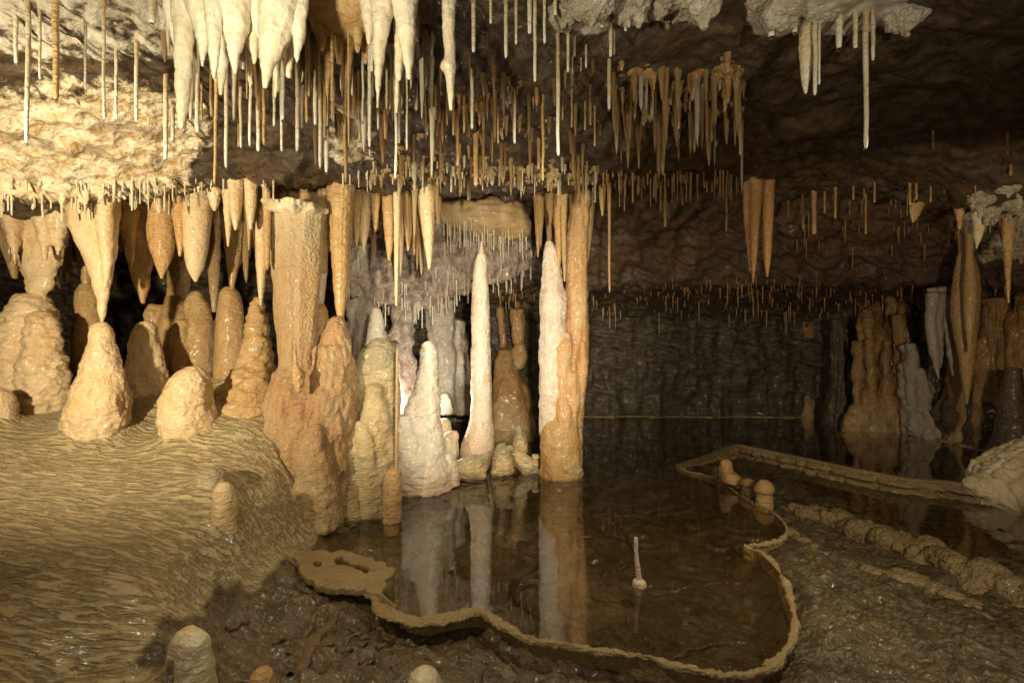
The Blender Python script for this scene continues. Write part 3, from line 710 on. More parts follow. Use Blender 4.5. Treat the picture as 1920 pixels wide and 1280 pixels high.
rock('pale wedge of broken rimstone left of the pointed rock', [([(921,892),(924,858),(932,835),(946,831),(956,850),(964,884),(950,893)], 4.35, .2), ([(940,842),(962,833),(964,845)], 4.3, .08)], 'moundpale')
rock('pointed layered rock leaning between the slender stalagmite and twin column', [([(974,795),(984,815),(990,845),(975,858),(960,838)], 4.5, .16), ([(950,842),(975,840),(1004,868),(1010,884),(985,890),(965,872)], 4.45, .2), ([(998,852),(1010,850),(1008,884)], 4.4, .08)], 'moundpale')
# --- twin column
TW_ = bpy.data.objects.new('fused_dripstone', None); COL.objects.link(TW_); TW_.location = P(1050, 888, 4.4)
tag(TW_, 'tall orange column fused with a cream stalagmite standing in the pool', 'dripstone column')
TWK = dict(amp=.010, freq=10, amp2=.004, freq2=20, stretch=(1, 1, .8), voxel=.012, smooth=4)
thing_merge('spire', None, None, [S([(452,1024,1036),(470,1020,1044),(500,1017,1049),(540,1016,1056),(552,1013,1060),(600,1014,1060),(640,1013,1062),(700,1012,1062),(780,1013,1062),(850,1014,1060),(890,1015,1060)], 4.35, lump=.11, ripple=.05, rf=18)], 'pink', P(1035, 888, 4.35), parent=TW_, **TWK)
thing_merge('shaft', None, None, [S([(330,1066,1112),(380,1070,1106),(450,1064,1102),(520,1062,1099),(570,1060,1101),(640,1058,1103),(660,1056,1102),(720,1052,1098),(800,1050,1092),(885,1050,1090)], 4.47, lump=.06, flute=.05),
    S([(625,1052,1070),(650,1040,1074),(690,1036,1070),(760,1034,1066)], 4.3), S([(640,1086,1098),(680,1082,1102),(760,1078,1094),(800,1076,1090)], 4.34),
    S([(700,1060,1082),(740,1056,1086),(800,1050,1082)], 4.3), S([(745,1046,1062),(775,1042,1072),(820,1040,1070)], 4.24)], 'shaft', P(1078, 888, 4.45), parent=TW_, **TWK)
thing_merge('base', None, None, [S([(770,1032,1066),(790,1022,1078),(820,1014,1086),(860,1013,1088),(893,1014,1088)], 4.32, lump=.09), S([(878,1012,1088),(884,1010,1091),(892,1012,1088)], 4.34, n=20)], 'orange', P(1050, 888, 4.32), parent=TW_, **TWK)
thing_loft('rock', 'small flat pad of calcite at the water line right of twin column', 'rock', [(874,1070,1090),(879,1066,1092),(886,1068,1090),(894,1072,1086)], 4.22, 'moundpale', lump=.15, n=24)
# --- in and around the water
st = thing_loft('stalagmite', 'orange barrel stub in the pool carrying a long thin stalk', 'stalagmite',
    [(878,732,745),(884,724,751),(900,720,753),(930,719,753),(960,718,752),(974,717,752),(984,720,748),(1000,722,746)], 3.2, 'orange', lump=.1, ripple=.025, rf=45)
thing_loft('stalk', None, None, [(655,743,746),(760,741.5,746.5),(882,739.5,746.5)], 3.2, 'tan', parent=st, seg=16, n=80, lump=.15)
st = thing_loft('stalagmite', 'thin upright pale straw growing from a button in the pool', 'stalagmite',
    [(1085,1191,1205),(1090,1187,1211),(1097,1186,1212),(1104,1190,1208),(1112,1192,1206)], 2.37, 'cream', lump=.12, n=40)
thing_loft('stalk', None, None, [(1007,1189,1195),(1015,1188.5,1196),(1023,1189,1196.5),(1026,1189,1195.5),(1060,1191,1200),(1092,1194,1204)], 2.37, 'pink', parent=st, seg=20, n=80, lump=.12, ripple=.05)
thing_loft('stalagmite', 'glossy cream peg standing on the rippled slope', 'stalagmite', [(905,410,428),(915,404,435),(940,402,440),(965,400,442),(990,401,442),(1015,404,440)], 2.42, 'peach', lump=.1, ripple=.02, rf=40)
thing_loft('stalagmite', 'round glossy knob behind the cream peg on the slope', 'stalagmite', [(877,385,410),(886,374,420),(905,371,424),(925,378,420),(950,385,415)], 2.56, 'moundpale', lump=.07)
thing_merge('stalagmite', 'two-lobed pale stalagmite at the bottom edge left of centre', 'stalagmite',
    [S([(1180,338,366),(1192,326,378),(1230,318,380),(1300,314,384),(1360,312,386)], 1.72, lump=.05),
     S([(1184,352,376),(1196,340,388),(1240,334,396),(1300,330,402),(1360,328,406)], 1.62, lump=.05)], 'cream', P(355, 1340, 1.65), voxel=.006, smooth=3, amp=.004, freq=20)
thing_loft('stalagmite', 'pale stalagmite tip poking up at the bottom edge under the rim', 'stalagmite', [(1253,784,806),(1262,772,818),(1290,762,830),(1340,756,836)], 1.72, 'cream', lump=.06)
thing_loft('stalagmite', 'small dull brown stub right of the two-lobed stalagmite', 'stalagmite', [(1254,480,502),(1264,472,510),(1300,466,516),(1340,464,518)], 1.72, 'tan', lump=.06)
o_ = thing_merge('stalagmite', 'orange bud with a spreading foot beyond the pool rim', 'stalagmite',
    [S([(861,1355,1367),(868,1350,1373),(885,1349,1374),(905,1351,1376)], 4.0, lump=.05), S([(885,1356,1380),(894,1353,1388),(904,1354,1392)], 3.95)], 'orange', P(1365, 905, 4.0), voxel=.008, smooth=4, amp=.004, freq=14)
thing_loft('stalagmite', 'short brown capped stub between the orange bud and the taller stub', 'stalagmite', [(897,1396,1408),(902,1390,1413),(908,1389,1414),(911,1392,1411),(925,1391,1411),(945,1392,1410)], 3.8, 'brown', lump=.05)
thing_loft('stalagmite', 'tallest capped brown stub standing beyond the pool rim', 'stalagmite', [(900,1426,1440),(906,1421,1447),(915,1416,1450),(920,1415,1450),(924,1419,1447),(945,1418,1448),(960,1419,1447)], 3.6, 'tan', lump=.05)

# --- hanging formations on the left
H_ = lambda label, rows, d, mat='peach', **k: thing_loft('stalactite', label, 'stalactite', rows, d, mat, hang=True, **k)
thing_merge('stalactite', 'very broad pale stalactite block hanging at the far left', 'stalactite',
    [S([(360,-10,130),(400,2,126),(440,16,122),(480,34,114),(520,48,100),(545,56,92),(556,64,84)], 3.35, lump=.05, flute=.07, ds=.55, zadd=2.35),
     S([(340,2,40),(390,6,40),(430,14,36),(470,22,32),(500,26,29)], 3.2, zadd=2.3), S([(340,56,104),(390,62,102),(430,70,98),(470,78,90),(496,82,85)], 3.17, zadd=2.3), S([(340,96,128),(400,98,126),(450,102,118),(480,106,110)], 3.2, zadd=2.3)], 'peach', P(60, 360, 3.35), amp=.012, freq=8, amp2=.003, freq2=20, stretch=(1, 1, 2))
H_('short orange point half hidden behind the broad stalactite block', [(370,-5,30),(440,0,30),(490,14,32),(522,24,32)], 3.6, 'orange', lump=.1)
thing_merge('stalactite', 'long tapering cream stalactite whose tip touches the knobbly stalagmite', 'stalactite',
    [S([(350,124,220),(400,130,219),(440,142,217),(480,158,215),(520,171,209),(560,181,203),(595,187,197),(606,190,194)], 3.0, lump=.05, flute=.08, ds=.7, zadd=2.3),
     S([(340,128,160),(400,136,158),(450,146,156),(475,150,153)], 2.95, zadd=2.3), S([(340,176,214),(420,184,214),(480,190,210),(540,194,202)], 2.93, zadd=2.3)], 'peach', P(172, 350, 3.0), amp=.008, freq=9)
H_('thin tan point in shade behind the touching cream stalactite', [(370,140,172),(450,144,172),(500,150,171),(535,156,168)], 3.75, 'tan')
thing_merge('stalactite', 'orange forked stalactite pointing into the dark gap', 'stalactite',
    [S([(345,224,292),(400,232,288),(450,238,286),(500,247,281),(540,257,277),(570,264,272)], 3.35, lump=.06, flute=.1, zadd=2.4),
     S([(345,214,250),(400,218,246),(435,226,238)], 3.2, zadd=2.4), S([(345,236,262),(430,238,256),(480,242,252),(508,246,249)], 3.22, zadd=2.3)], 'orange', P(255, 345, 3.35), amp=.008, freq=9)
H_('spindle-shaped orange stalactite swelling above its point', [(345,286,322),(385,284,320),(430,280,325),(460,283,324),(490,291,317),(510,297,309),(522,301,305)], 3.3, 'orange', lump=.06, ripple=.03)
H_('pair-leaning orange point right of the spindle', [(340,318,352),(400,324,350),(440,330,346),(480,335,339)], 3.25, 'orange')
H_('long smooth peach stalactite above the fused knobs', [(340,340,396),(400,345,393),(460,347,387),(500,352,380),(520,360,372),(528,364,369)], 3.3, 'peach', lump=.05, ripple=.03)
H_('brown hanging trunk behind the smooth peach stalactite', [(400,312,360),(480,318,356),(540,316,352),(580,310,350)], 4.1, 'tan')
H_('narrow dark brown stalactite in shade left of the hooded cone', [(340,384,414),(440,388,412),(520,392,410),(585,398,404)], 3.9, 'brown')
H_('brown stalactite reaching down to the slim tan stalagmite', [(340,404,462),(420,418,456),(480,425,450),(520,429,442),(542,432,438)], 3.72, 'tan', flute=.06)
H_('slim cream point hanging before the brown stalactite', [(335,416,440),(390,420,436),(440,424,432),(462,426,429)], 3.2, 'peach')
H_('short cream point hanging left of the broken column', [(335,428,456),(390,432,452),(425,438,446),(432,440,443)], 3.1, 'peach')
H_('straight tan stalactite ending just above the hooded cone', [(335,468,512),(400,474,508),(470,479,503),(530,483,497),(572,487,491)], 3.4, 'peach', ripple=.03)
H_('thin ringed stalactite beside the left edge of the broken column', [(340,492,508),(430,495,507),(490,496,506),(505,499,503)], 3.15, 'tan')
H_('small pointed tan stalactite left of the ringed one', [(340,458,478),(400,461,474),(440,464,470),(468,466,468)], 3.3, 'tan')
thing_merge('drapery', 'wall of tan calcite curtains hanging above and behind the broken column', 'drapery',
    [S([(315,508,560),(360,512,560),(400,514,556),(470,520,550)], 3.7, zadd=2.6, flute=.1), S([(315,548,600),(370,550,600),(420,552,598),(480,556,590)], 3.75, zadd=2.6, flute=.12),
     S([(315,586,622),(400,590,620),(470,594,616),(510,600,612)], 3.75, zadd=2.6)], 'tan', P(555, 315, 3.7), amp=.01, freq=8)
thing_loft('stalactite', 'white-tipped stub hanging just above the squeezed orange stalagmite', 'stalactite', [(440,588,614),(500,592,613),(540,593,610),(575,594,606)], 3.8, 'white', hang=True)
H_('long straight brown stalactite standing on the mound beside the broken column', [(325,610,668),(380,617,660),(450,621,655),(520,625,652),(560,628,648),(598,633,644)], 3.4, 'tan', flute=.05, ripple=.02, seg=80, n=200)
H_('thin tan curtain edge right of the straight brown stalactite', [(330,650,668),(420,650,660),(500,648,656),(560,646,652)], 3.5, 'tan')
for lab, rows, d, m in [
  ('short tan point with a ringed tip right of the brown stalactite', [(330,656,684),(390,660,678),(440,664,674),(462,667,670)], 3.7, 'tan'),
  ('split pale stalactite in the row above the purple boulder', [(335,664,700),(390,668,696),(440,674,690),(472,680,684)], 3.9, 'peach'),
  ('orange stalactite next to the split pale one', [(335,692,716),(380,696,712),(425,700,708),(434,702,705)], 3.7, 'orange'),
  ('long ringed tan stalactite left of the thin hanging rod', [(335,714,744),(400,718,740),(450,722,738),(488,727,732)], 3.75, 'tan'),
  ('thin cream rod hanging far below its neighbours', [(330,736,752),(400,738,750),(470,739,748),(540,740,746),(573,741,745)], 3.6, 'peach'),
  ('broad orange point hanging right of the thin cream rod', [(330,752,790),(390,756,780),(440,760,772),(470,763,767)], 3.9, 'tan'),
  ('bright cream ringed stalactite left of the tan slab', [(335,778,822),(380,783,816),(430,790,814),(470,797,811),(505,802,807)], 3.8, 'peach'),
  ('narrow orange stalactite behind the bright ringed one', [(340,766,790),(400,770,786),(460,773,781),(478,775,778)], 4.1, 'orange')]:
    H_(lab, rows, d, m, ripple=.04, rf=50)
# around the twin column
for lab, rows, d, m in [
  ('slim orange stalactite hanging against the left side of the orange shaft', [(370,1038,1058),(430,1040,1056),(480,1043,1053),(505,1046,1050)], 4.3, 'orange'),
  ('thin tan stalactite ending between the two halves of twin column', [(375,1050,1064),(450,1052,1062),(500,1055,1062),(528,1057,1060)], 4.2, 'tan'),
  ('short orange fang hanging above the needle-tipped stalagmite side', [(365,1000,1024),(420,1003,1018),(462,1006,1012),(482,1008,1010)], 4.6, 'brown'),
  ('brown double fang left of twin column top', [(365,1020,1040),(400,1022,1038),(450,1026,1034),(470,1028,1031)], 4.8, 'brown'),
  ('tan curtain hanging down the right edge of the orange shaft', [(365,1098,1116),(420,1100,1112),(470,1100,1106),(490,1101,1103)], 4.6, 'tan'),
  ('short amber fang right of twin column', [(350,1122,1136),(380,1124,1134),(405,1128,1131)], 4.3, 'orange'),
  ('long amber beaded straw hanging right of twin column', [(355,1138,1146),(430,1140,1145),(500,1140,1144.5),(540,1141,1145),(548,1142,1144)], 4.3, 'orange')]:
    H_(lab, rows, d, m, ripple=.03, rf=50)
# trio at the right
for lab, rows, m in [
  ('left orange stalactite of the smooth trio hanging in the dark at right', [(328,1393,1418),(400,1395,1412),(460,1400,1412),(508,1405,1409)], 'rust'),
  ('longest middle orange stalactite of the smooth trio in the dark', [(328,1402,1430),(360,1408,1428),(430,1408,1422),(490,1408,1418),(530,1411,1413)], 'rust'),
  ('right orange stalactite of the smooth trio in the dark', [(328,1424,1452),(370,1426,1450),(440,1430,1447),(490,1433,1444),(519,1437,1440)], 'rust')]:
    H_(lab, rows, 4.3 if 'middle' not in lab else 4.22, m, ripple=.03, rf=40, seg=48)
H_('leaf-shaped tan stalactite hanging on the dark far right roof', [(372,1706,1738),(388,1704,1730),(405,1707,1722),(417,1711,1714)], 4.4, 'tan', ds=.4, lump=.25)
H_('curved cream fang below the pale crust at the right edge', [(375,1822,1852),(410,1826,1848),(440,1828,1841),(466,1830,1832)], 4.1, 'cream', lump=.15)
H_('amber hook-topped stalactite left of the curved cream fang', [(380,1790,1812),(405,1794,1806),(430,1797,1801)], 4.3, 'orange', lump=.2)
H_('narrow tan stalactite hanging from the pale ledge at the right edge', [(440,1882,1900),(500,1885,1895),(550,1888,1893),(568,1890,1892)], 4.2, 'tan', lump=.15)
def crust(label, u0, u1, vm, vs, n, r0, r1, mat, seed, el=1.5, dr=(2, 5), amp=.006):
    """roof crust of small fused cones"""
    rr = random.Random(seed); parts = []
    for k in range(n):
        h = roof_hit(rr.uniform(u0, u1), rr.gauss(vm, vs))
        if h is None or not dr[0] < h.y < dr[1]: continue
        r = rr.uniform(r0, r1); parts.append(cone((h.x, h.y+.01, h.z+.05), r, r*(1.2+el*rr.random()**1.6*2.2)))
        if k % 2: parts.append(blob((h.x, h.y+.01, h.z+.02), (r*2.2, r*2.2, r*1.0), 12, 8))
    V, q = merged(parts, voxel=.0065, smooth=2, amp=amp, freq=26, amp2=.003, freq2=50)
    isl = [i for i in islands(V, q) if len(i[0]) > 60]; b0 = isl[0][0].mean(0)
    o = put('roof_crust', isl[0][0], isl[0][1], M[mat], base=b0); tag(o, label, 'calcite crust')
    for V2, q2 in isl[1:]: put('crust_patch', V2, q2, M[mat], base=V2.mean(0), parent=o)
crust('pale lumpy crystal crust on the roof at the right edge', 1800, 1960, 425, 30, 130, .02, .05, 'crust', 31, 1.4, (3, 5.3), .012)
crust('brown crust from which the amber straw cluster grows', 1150, 1395, 168, 26, 200, .012, .026, 'brown', 32, 3.6)
crust('brown crust above the tan slab with amber straws', 740, 1010, 205, 35, 130, .009, .020, 'brown', 33, 3.6)
crust('pale dripping crust along the lip over the left stalactites', 0, 520, 368, 9, 170, .010, .024, 'cream', 34, 2.2, (2.2, 4))
# extra points crowded behind the front left row
rr = random.Random(77)
for k, (u, vb, w, d, m, lab) in enumerate([(30,470,30,3.7,'tan','tan point crowded behind the broad block, left one'),(118,430,26,3.6,'orange','orange point in the gap right of the broad block'),(205,470,28,3.8,'tan','tan point showing right of the touching cream stalactite'),(222,420,18,3.5,'peach','small peach point left of the forked orange stalactite'),
    (298,400,16,3.1,'peach','little peach point in front of the spindle'),(330,430,22,3.5,'tan','tan point behind the spindle'),(402,395,20,3.2,'peach','short peach point right of the smooth peach stalactite'),(448,500,24,3.9,'brown','brown point in the gap left of the ringed stalactite'),
    (470,430,16,3.15,'peach','small peach point above the hooded cone'),(520,470,22,3.6,'orange','orange point tucked behind the left edge of the broken column'),(150,400,14,2.85,'peach','small nub on the face of the touching cream stalactite'),(85,400,16,3.0,'peach','small nub hanging before the broad block')]):
    H_(lab, [(340,u-w*.8,u+w*.8),(340+(vb-340)*.45,u-w*.6,u+w*.6),(340+(vb-340)*.8,u-w*.35,u+w*.35),(vb,u-2,u+2)], d, m, lump=.14, ripple=.04, rf=40, flute=.05)
# --- far right wall: draperies and flowstone cascades
thing_merge('flowstone_cascade', 'brown cascade of flowstone ribs on the far wall at right', 'flowstone cascade',
    [S([(560,1618,1630,.35),(585,1610,1638,.1),(620,1610,1640),(700,1606,1630),(760,1606,1640),(800,1600,1650)], 6.6, ds=.5, flute=.2), S([(560,1634,1646,.35),(590,1630,1652,.1),(660,1640,1660),(740,1642,1662),(800,1630,1680)], 6.6, ds=.5, flute=.2), S([(560,1622,1628,.35),(585,1619,1632,.1),(650,1622,1636),(760,1624,1640)], 6.5, flute=.2), S([(570,1660,1680,.35),(600,1652,1690,.1),(680,1655,1700),(800,1640,1710)], 6.75, ds=.5, lump=.2),
     S([(640,1600,1616),(720,1600,1614),(770,1604,1616)], 6.5), S([(640,1656,1666),(700,1652,1672),(730,1652,1676),(790,1650,1690)], 6.5), S([(730,1610,1640),(760,1604,1680),(790,1590,1700),(815,1570,1712)], 6.55, ds=.4, lump=.25)], 'brown', P(1645, 805, 6.6), voxel=.016, amp=.035, freq=5, amp2=.012, freq2=12)
thing_merge('flowstone_cascade', 'grey white cascade of flowstone right of the brown ribs', 'flowstone cascade',
    [S([(645,1702,1716),(680,1700,1722),(730,1702,1718),(780,1706,1724),(815,1704,1730)], 6.1), S([(690,1722,1736),(740,1726,1742),(790,1724,1752),(822,1720,1768)], 6.05), S([(650,1690,1730),(740,1690,1760),(824,1690,1780)], 6.2, ds=.4, lump=.3), S([(770,1730,1745),(800,1730,1766),(828,1724,1776)], 6.0, lump=.2)], 'grey', P(1735, 820, 6.1), voxel=.016, amp=.035, freq=6, amp2=.01, freq2=14)
thing_merge('drapery', 'pale grey drapery of narrow hanging folds at the far right', 'drapery',
    [S([(550,1738,1760),(600,1736,1752),(650,1742,1758),(690,1752,1760),(712,1758,1762)], 5.5), S([(550,1752,1772),(610,1754,1766),(660,1758,1768),(690,1762,1766)], 5.5), S([(555,1764,1784),(610,1770,1782),(660,1776,1788),(705,1784,1788)], 5.5),
     S([(540,1738,1786),(556,1742,1782),(570,1746,1776)], 5.55, ds=.5)], 'grey', P(1762, 540, 5.5), voxel=.014, amp=.01, freq=9)
H_('long tan stalactite hanging in front of the grey drapery', [(470,1800,1820),(535,1792,1834),(580,1789,1830),(640,1796,1826),(700,1804,1822),(745,1810,1816),(758,1812,1814)], 5.2, 'tan', ripple=.03)
H_('narrow tan stalactite hugging the long one at far right', [(480,1812,1824),(545,1809,1830),(600,1810,1826),(640,1814,1822),(660,1816,1819)], 5.0, 'tan')
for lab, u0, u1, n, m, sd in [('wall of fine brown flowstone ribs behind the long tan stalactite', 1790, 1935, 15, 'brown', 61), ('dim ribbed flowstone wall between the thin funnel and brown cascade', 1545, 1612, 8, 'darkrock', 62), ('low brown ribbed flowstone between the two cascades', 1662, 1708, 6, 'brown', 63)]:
    rr = random.Random(sd); parts = []
    for k in range(n):
        u = u0+(u1-u0)*(k+rr.random())/n; h = roof_hit(u, 690)
        w = rr.uniform(7, 15); va = rr.uniform(545, 600); vb = H*F/h.y+CY+8
        cuts = sorted(rr.uniform(va, vb) for _ in range(2))
        parts.append(S([(va-25, u-w*.4, u+w*.4, .35), (va+5, u-w*.9, u+w*.9, .08), (max(cuts[0], va+12), u-w*.8, u+w*.7), (max(cuts[1], va+30), u-w*1.1+rr.uniform(-4, 4), u+w), (vb, u-w*1.7, u+w*1.7)], h.y-.03, lump=.2, n=70, seg=28))
    thing_merge('flowstone_cascade', lab, 'flowstone cascade', parts, m, P((u0+u1)/2, 800, h.y), voxel=.016, smooth=3, amp=.02, freq=8, amp2=.008, freq2=16, stretch=(1, 1, .5))
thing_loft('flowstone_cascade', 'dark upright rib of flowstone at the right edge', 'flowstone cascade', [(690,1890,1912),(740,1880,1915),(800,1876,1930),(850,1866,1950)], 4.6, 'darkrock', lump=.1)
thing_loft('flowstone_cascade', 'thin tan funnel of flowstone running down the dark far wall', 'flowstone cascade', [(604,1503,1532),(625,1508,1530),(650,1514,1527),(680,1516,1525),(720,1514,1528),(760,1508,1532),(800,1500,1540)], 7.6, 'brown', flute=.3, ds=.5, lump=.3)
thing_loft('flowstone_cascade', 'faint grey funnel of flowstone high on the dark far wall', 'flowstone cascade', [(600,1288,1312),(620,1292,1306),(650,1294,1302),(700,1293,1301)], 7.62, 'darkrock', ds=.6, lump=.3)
thing_merge('flowstone_mound', 'cream ribbed flowstone mound at the right edge beside the dam', 'flowstone mound',
    [S([(800,1985,2040),(835,1950,2060),(865,1905,2070),(895,1876,2075),(930,1862,2080),(960,1868,2085),(1010,1890,2090)], 3.9, flute=.2, fk=5, lump=.06),
     S([(892,1838,1852),(908,1822,1880),(922,1826,1890),(950,1850,1890)], 3.95, lump=.15)], 'cream', P(1950, 975, 3.9), voxel=.012, amp=.010, freq=9, amp2=.018, freq2=11, stretch=(2, .6, .7))
for lab, rows, d, m in [
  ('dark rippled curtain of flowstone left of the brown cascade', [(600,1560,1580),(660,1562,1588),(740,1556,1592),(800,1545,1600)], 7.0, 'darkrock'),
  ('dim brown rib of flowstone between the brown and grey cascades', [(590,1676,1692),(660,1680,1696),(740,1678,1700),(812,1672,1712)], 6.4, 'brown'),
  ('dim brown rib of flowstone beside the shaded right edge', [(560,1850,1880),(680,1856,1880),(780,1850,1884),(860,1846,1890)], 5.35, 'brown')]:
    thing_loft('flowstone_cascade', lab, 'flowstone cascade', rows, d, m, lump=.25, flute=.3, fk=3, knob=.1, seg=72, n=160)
# --- back of the chamber
thing_merge('flowstone_mound', 'small brown flowstone mound with hanging curtain in the dark behind the columns', 'flowstone mound',
    [S([(655,934,960),(680,928,968),(705,926,978),(728,922,990),(770,918,1000),(820,914,1010)], 6.8, lump=.15), S([(645,965,985),(670,962,990),(690,960,986)], 6.8), S([(575,928,945),(620,934,948),(660,938,950)], 6.9), S([(580,955,985),(630,960,984),(660,966,980)], 7.0)], 'brown', P(955, 730, 6.7), voxel=.02, amp=.02, freq=6)
thing_merge('flowstone_cascade', 'grey knobbly flowstone wall behind the white cone', 'flowstone cascade',
    [S([(560,650,700),(640,648,735),(720,650,760),(800,660,780)], 5.5, ds=.5, lump=.2), S([(570,735,775),(650,730,775),(720,738,790),(790,745,800)], 5.6, ds=.5, lump=.2),
     S([(640,728,748),(700,726,752),(780,728,760)], 5.2, lump=.2)], 'purple', P(720, 790, 5.5), voxel=.02, amp=.03, freq=8)
thing_merge('flowstone_cascade', 'shaded grey ribs of flowstone left of the slender stalagmite', 'flowstone cascade',
    [S([(560,790,850),(640,806,850),(720,818,852),(775,822,852)], 6.2, ds=.5, lump=.15, flute=.2), S([(600,838,870),(680,842,880),(775,845,885)], 6.4, lump=.15, flute=.2), S([(735,826,842),(752,822,848),(775,820,850)], 5.6, lump=.1)], 'grey', P(840, 775, 6.2), voxel=.018, amp=.02, freq=8)
B = thing_merge('hanging_boulder', 'purple-grey crystal boulder hanging from the roof in the middle', 'boulder',
    [S([(380,640,1000),(420,636,1006),(470,640,1000),(510,648,970),(540,665,890),(560,700,850)], 5.9, ds=.3, lump=.2, zadd=2.75),
     S([(400,640,760),(470,642,780),(530,655,800),(562,690,800)], 5.6, ds=.35, lump=.25), S([(430,840,1000),(480,850,1000),(520,880,960)], 5.6, ds=.4, lump=.25)], 'purple', P(820, 400, 5.9), voxel=.022, smooth=3, amp=.08, freq=5, amp2=.03, freq2=11)
S_ = thing_merge('slab', None, None, [S([(361,835,950),(372,822,968),(395,816,985),(412,825,992),(432,880,996),(442,930,994)], 5.2, ds=.7, lump=.06)], 'slab', P(900, 365, 5.2), parent=B, voxel=.014, smooth=2, amp=.012, freq=9, stretch=(.4, .4, 2.5))

# --- white roof masses at the top of the frame (hang close to the camera)
def cluster(name, label, fangs, d, mat, cat='drapery'):
    e = bpy.data.objects.new(name, None); COL.objects.link(e)
    f0 = fangs[0][0][0]; e.location = P(f0[1], f0[0], d); tag(e, label, cat)
    for f in fangs:
        dd = d+f[1]; rows = f[0]; u = (rows[0][1]+rows[0][2])/2; p = P(u, rows[0][0], dd)
        part = S(rows, dd, lump=.10, ripple=.02, rf=60, flute=.05, zadd=min(roof_above(p.x, p.y, p.z-.05)+.04, p.z+.5), seg=48, n=130)
        thing_merge('fang' if rows[-1][0] > 60 else 'root', None, None, [part], mat, P(u, rows[0][0], dd), parent=e, voxel=.005, smooth=3, amp=.004, freq=20)
    return e
cluster('drapery', 'large glossy white drapery of fangs hanging at the top left', [
  ([(-40,318,372),(0,322,366),(60,328,362),(150,330,356),(210,333,350),(243,337,344)], 0.),
  ([(-40,340,400),(20,355,400),(80,370,392),(110,374,384),(125,377,382)], -.08),
  ([(-40,375,440),(40,388,440),(90,398,432),(140,408,422),(178,411,416)], .03),
  ([(-40,400,470),(30,415,466),(80,425,455),(115,432,446),(140,438,443)], -.1),
  ([(-40,450,500),(40,458,490),(85,468,484),(122,474,480)], -.04),
  ([(-40,485,560),(20,488,555),(90,488,530),(130,490,512),(165,493,501)], -.12),
  ([(-40,520,575),(40,530,560),(100,533,550),(145,537,545)], -.02),
  ([(-40,345,470),(20,350,462),(60,372,450),(85,400,436)], .03), ([(-40,430,565),(30,440,560),(70,456,552),(100,470,520)], .02),
  ([(-40,380,420),(60,388,414),(120,394,408),(150,399,404)], -.14), ([(-40,455,480),(80,460,476),(140,465,473),(166,468,471)], .04), ([(20,500,530),(110,506,526),(150,512,522),(185,515,519)], .02),
  ([(-40,545,580),(60,548,572),(105,552,562),(120,555,558)], -.1), ([(-40,300,345),(30,312,344),(70,322,342),(100,330,340)], .06)], 1.72, 'fang')
cluster('drapery', 'amber and white drapery of fangs hanging at the top centre left', [
  ([(-40,690,745),(30,698,735),(90,700,722),(150,703,716),(203,705,710)], .0),
  ([(-40,725,790),(30,740,780),(90,752,778),(130,760,774),(150,764,771)], -.06),
  ([(-40,740,778),(40,742,770),(110,740,758),(140,742,754),(152,746,752)], .04),
  ([(-40,670,720),(20,678,712),(60,684,700),(85,688,694)], .08),
  ([(60,743,752),(130,740,750),(190,740,748),(212,742,746)], .06)], 1.78, 'fang')
cluster('drapery', 'shaded tan drapery between the two white masses', [
  ([(-40,560,625),(20,570,620),(60,590,612),(95,600,606)], .1), ([(-40,600,680),(30,610,660),(80,625,645),(120,632,640)], .15), ([(-40,640,700),(30,650,690),(60,660,680),(100,668,674)], .12),
  ([(-40,540,580),(40,552,570),(70,556,566)], .1), ([(-40,560,720),(20,570,712),(60,590,690)], .14), ([(40,600,634),(110,606,626),(160,610,618),(190,612,615)], .2), ([(30,640,672),(90,646,664),(140,650,658),(160,652,655)], .22), ([(20,672,700),(80,678,694),(120,683,689)], .2), ([(40,572,596),(120,577,590),(170,581,586)], .25)], 1.85, 'tan')
thing_loft('stalactite', 'thick knobbly white stalactite with a side spur at top centre', 'stalactite',
    [(-40,826,856),(0,828,855),(60,830,853),(105,833,854),(125,826,854),(140,834,853),(165,838,852),(195,841,849),(207,843,848)], 1.9, 'fang', hang=True, lump=.12, ripple=.06, rf=60)
thing_loft('stalactite', 'orange-topped white stalactite hanging at the top right', 'stalactite', [(20,1502,1526),(60,1500,1527),(100,1500,1524),(140,1503,1520),(165,1506,1516),(176,1509,1513)], 2.15, 'orangewhite', hang=True, lump=.1, ripple=.05, rf=60)
for nm, x0, x1, v0, v1, d, lab in [('a', 1045, 1330, -20, 52, 2.05, 'pale crystal crust bulging from the roof at top centre right'), ('b', 1395, 1700, -20, 66, 2.15, 'pale crystal crust bulging from the roof at the top right')]:
    parts = []
    rr = random.Random(nm)
    for k in range(30):
        u = x0+(x1-x0)*rr.random(); vv = v0+rr.random()*(v1-v0)*.75; dd = d+rr.uniform(-.1, .25); p = P(u, vv, dd); r = rr.uniform(.025, .065)
        parts.append(blob((p.x, p.y, max(p.z+.03, roof_above(p.x, p.y, p.z)-.07)), (r*rr.uniform(.9, 1.7), r*1.3, r*rr.uniform(.7, 1.3)), 18, 12))
        if k % 2 == 0: parts.append(S([(vv-40, u-14, u+14), (vv, u-9, u+9), (vv+rr.uniform(15, 40), u-4, u+4)], dd, n=30, seg=20, zadd=p.z+.12))
    V, q = merged(parts, voxel=.008, smooth=2, amp=.022, freq=14, amp2=.010, freq2=32); isl = [i for i in islands(V, q) if len(i[0]) > 60]
    o = put('roof_crust', isl[0][0], isl[0][1], M['crust'], base=isl[0][0].mean(0)); tag(o, lab, 'calcite crust')
    for V2, q2 in isl[1:]: put('crust_patch', V2, q2, M['crust'], base=V2.mean(0), parent=o)

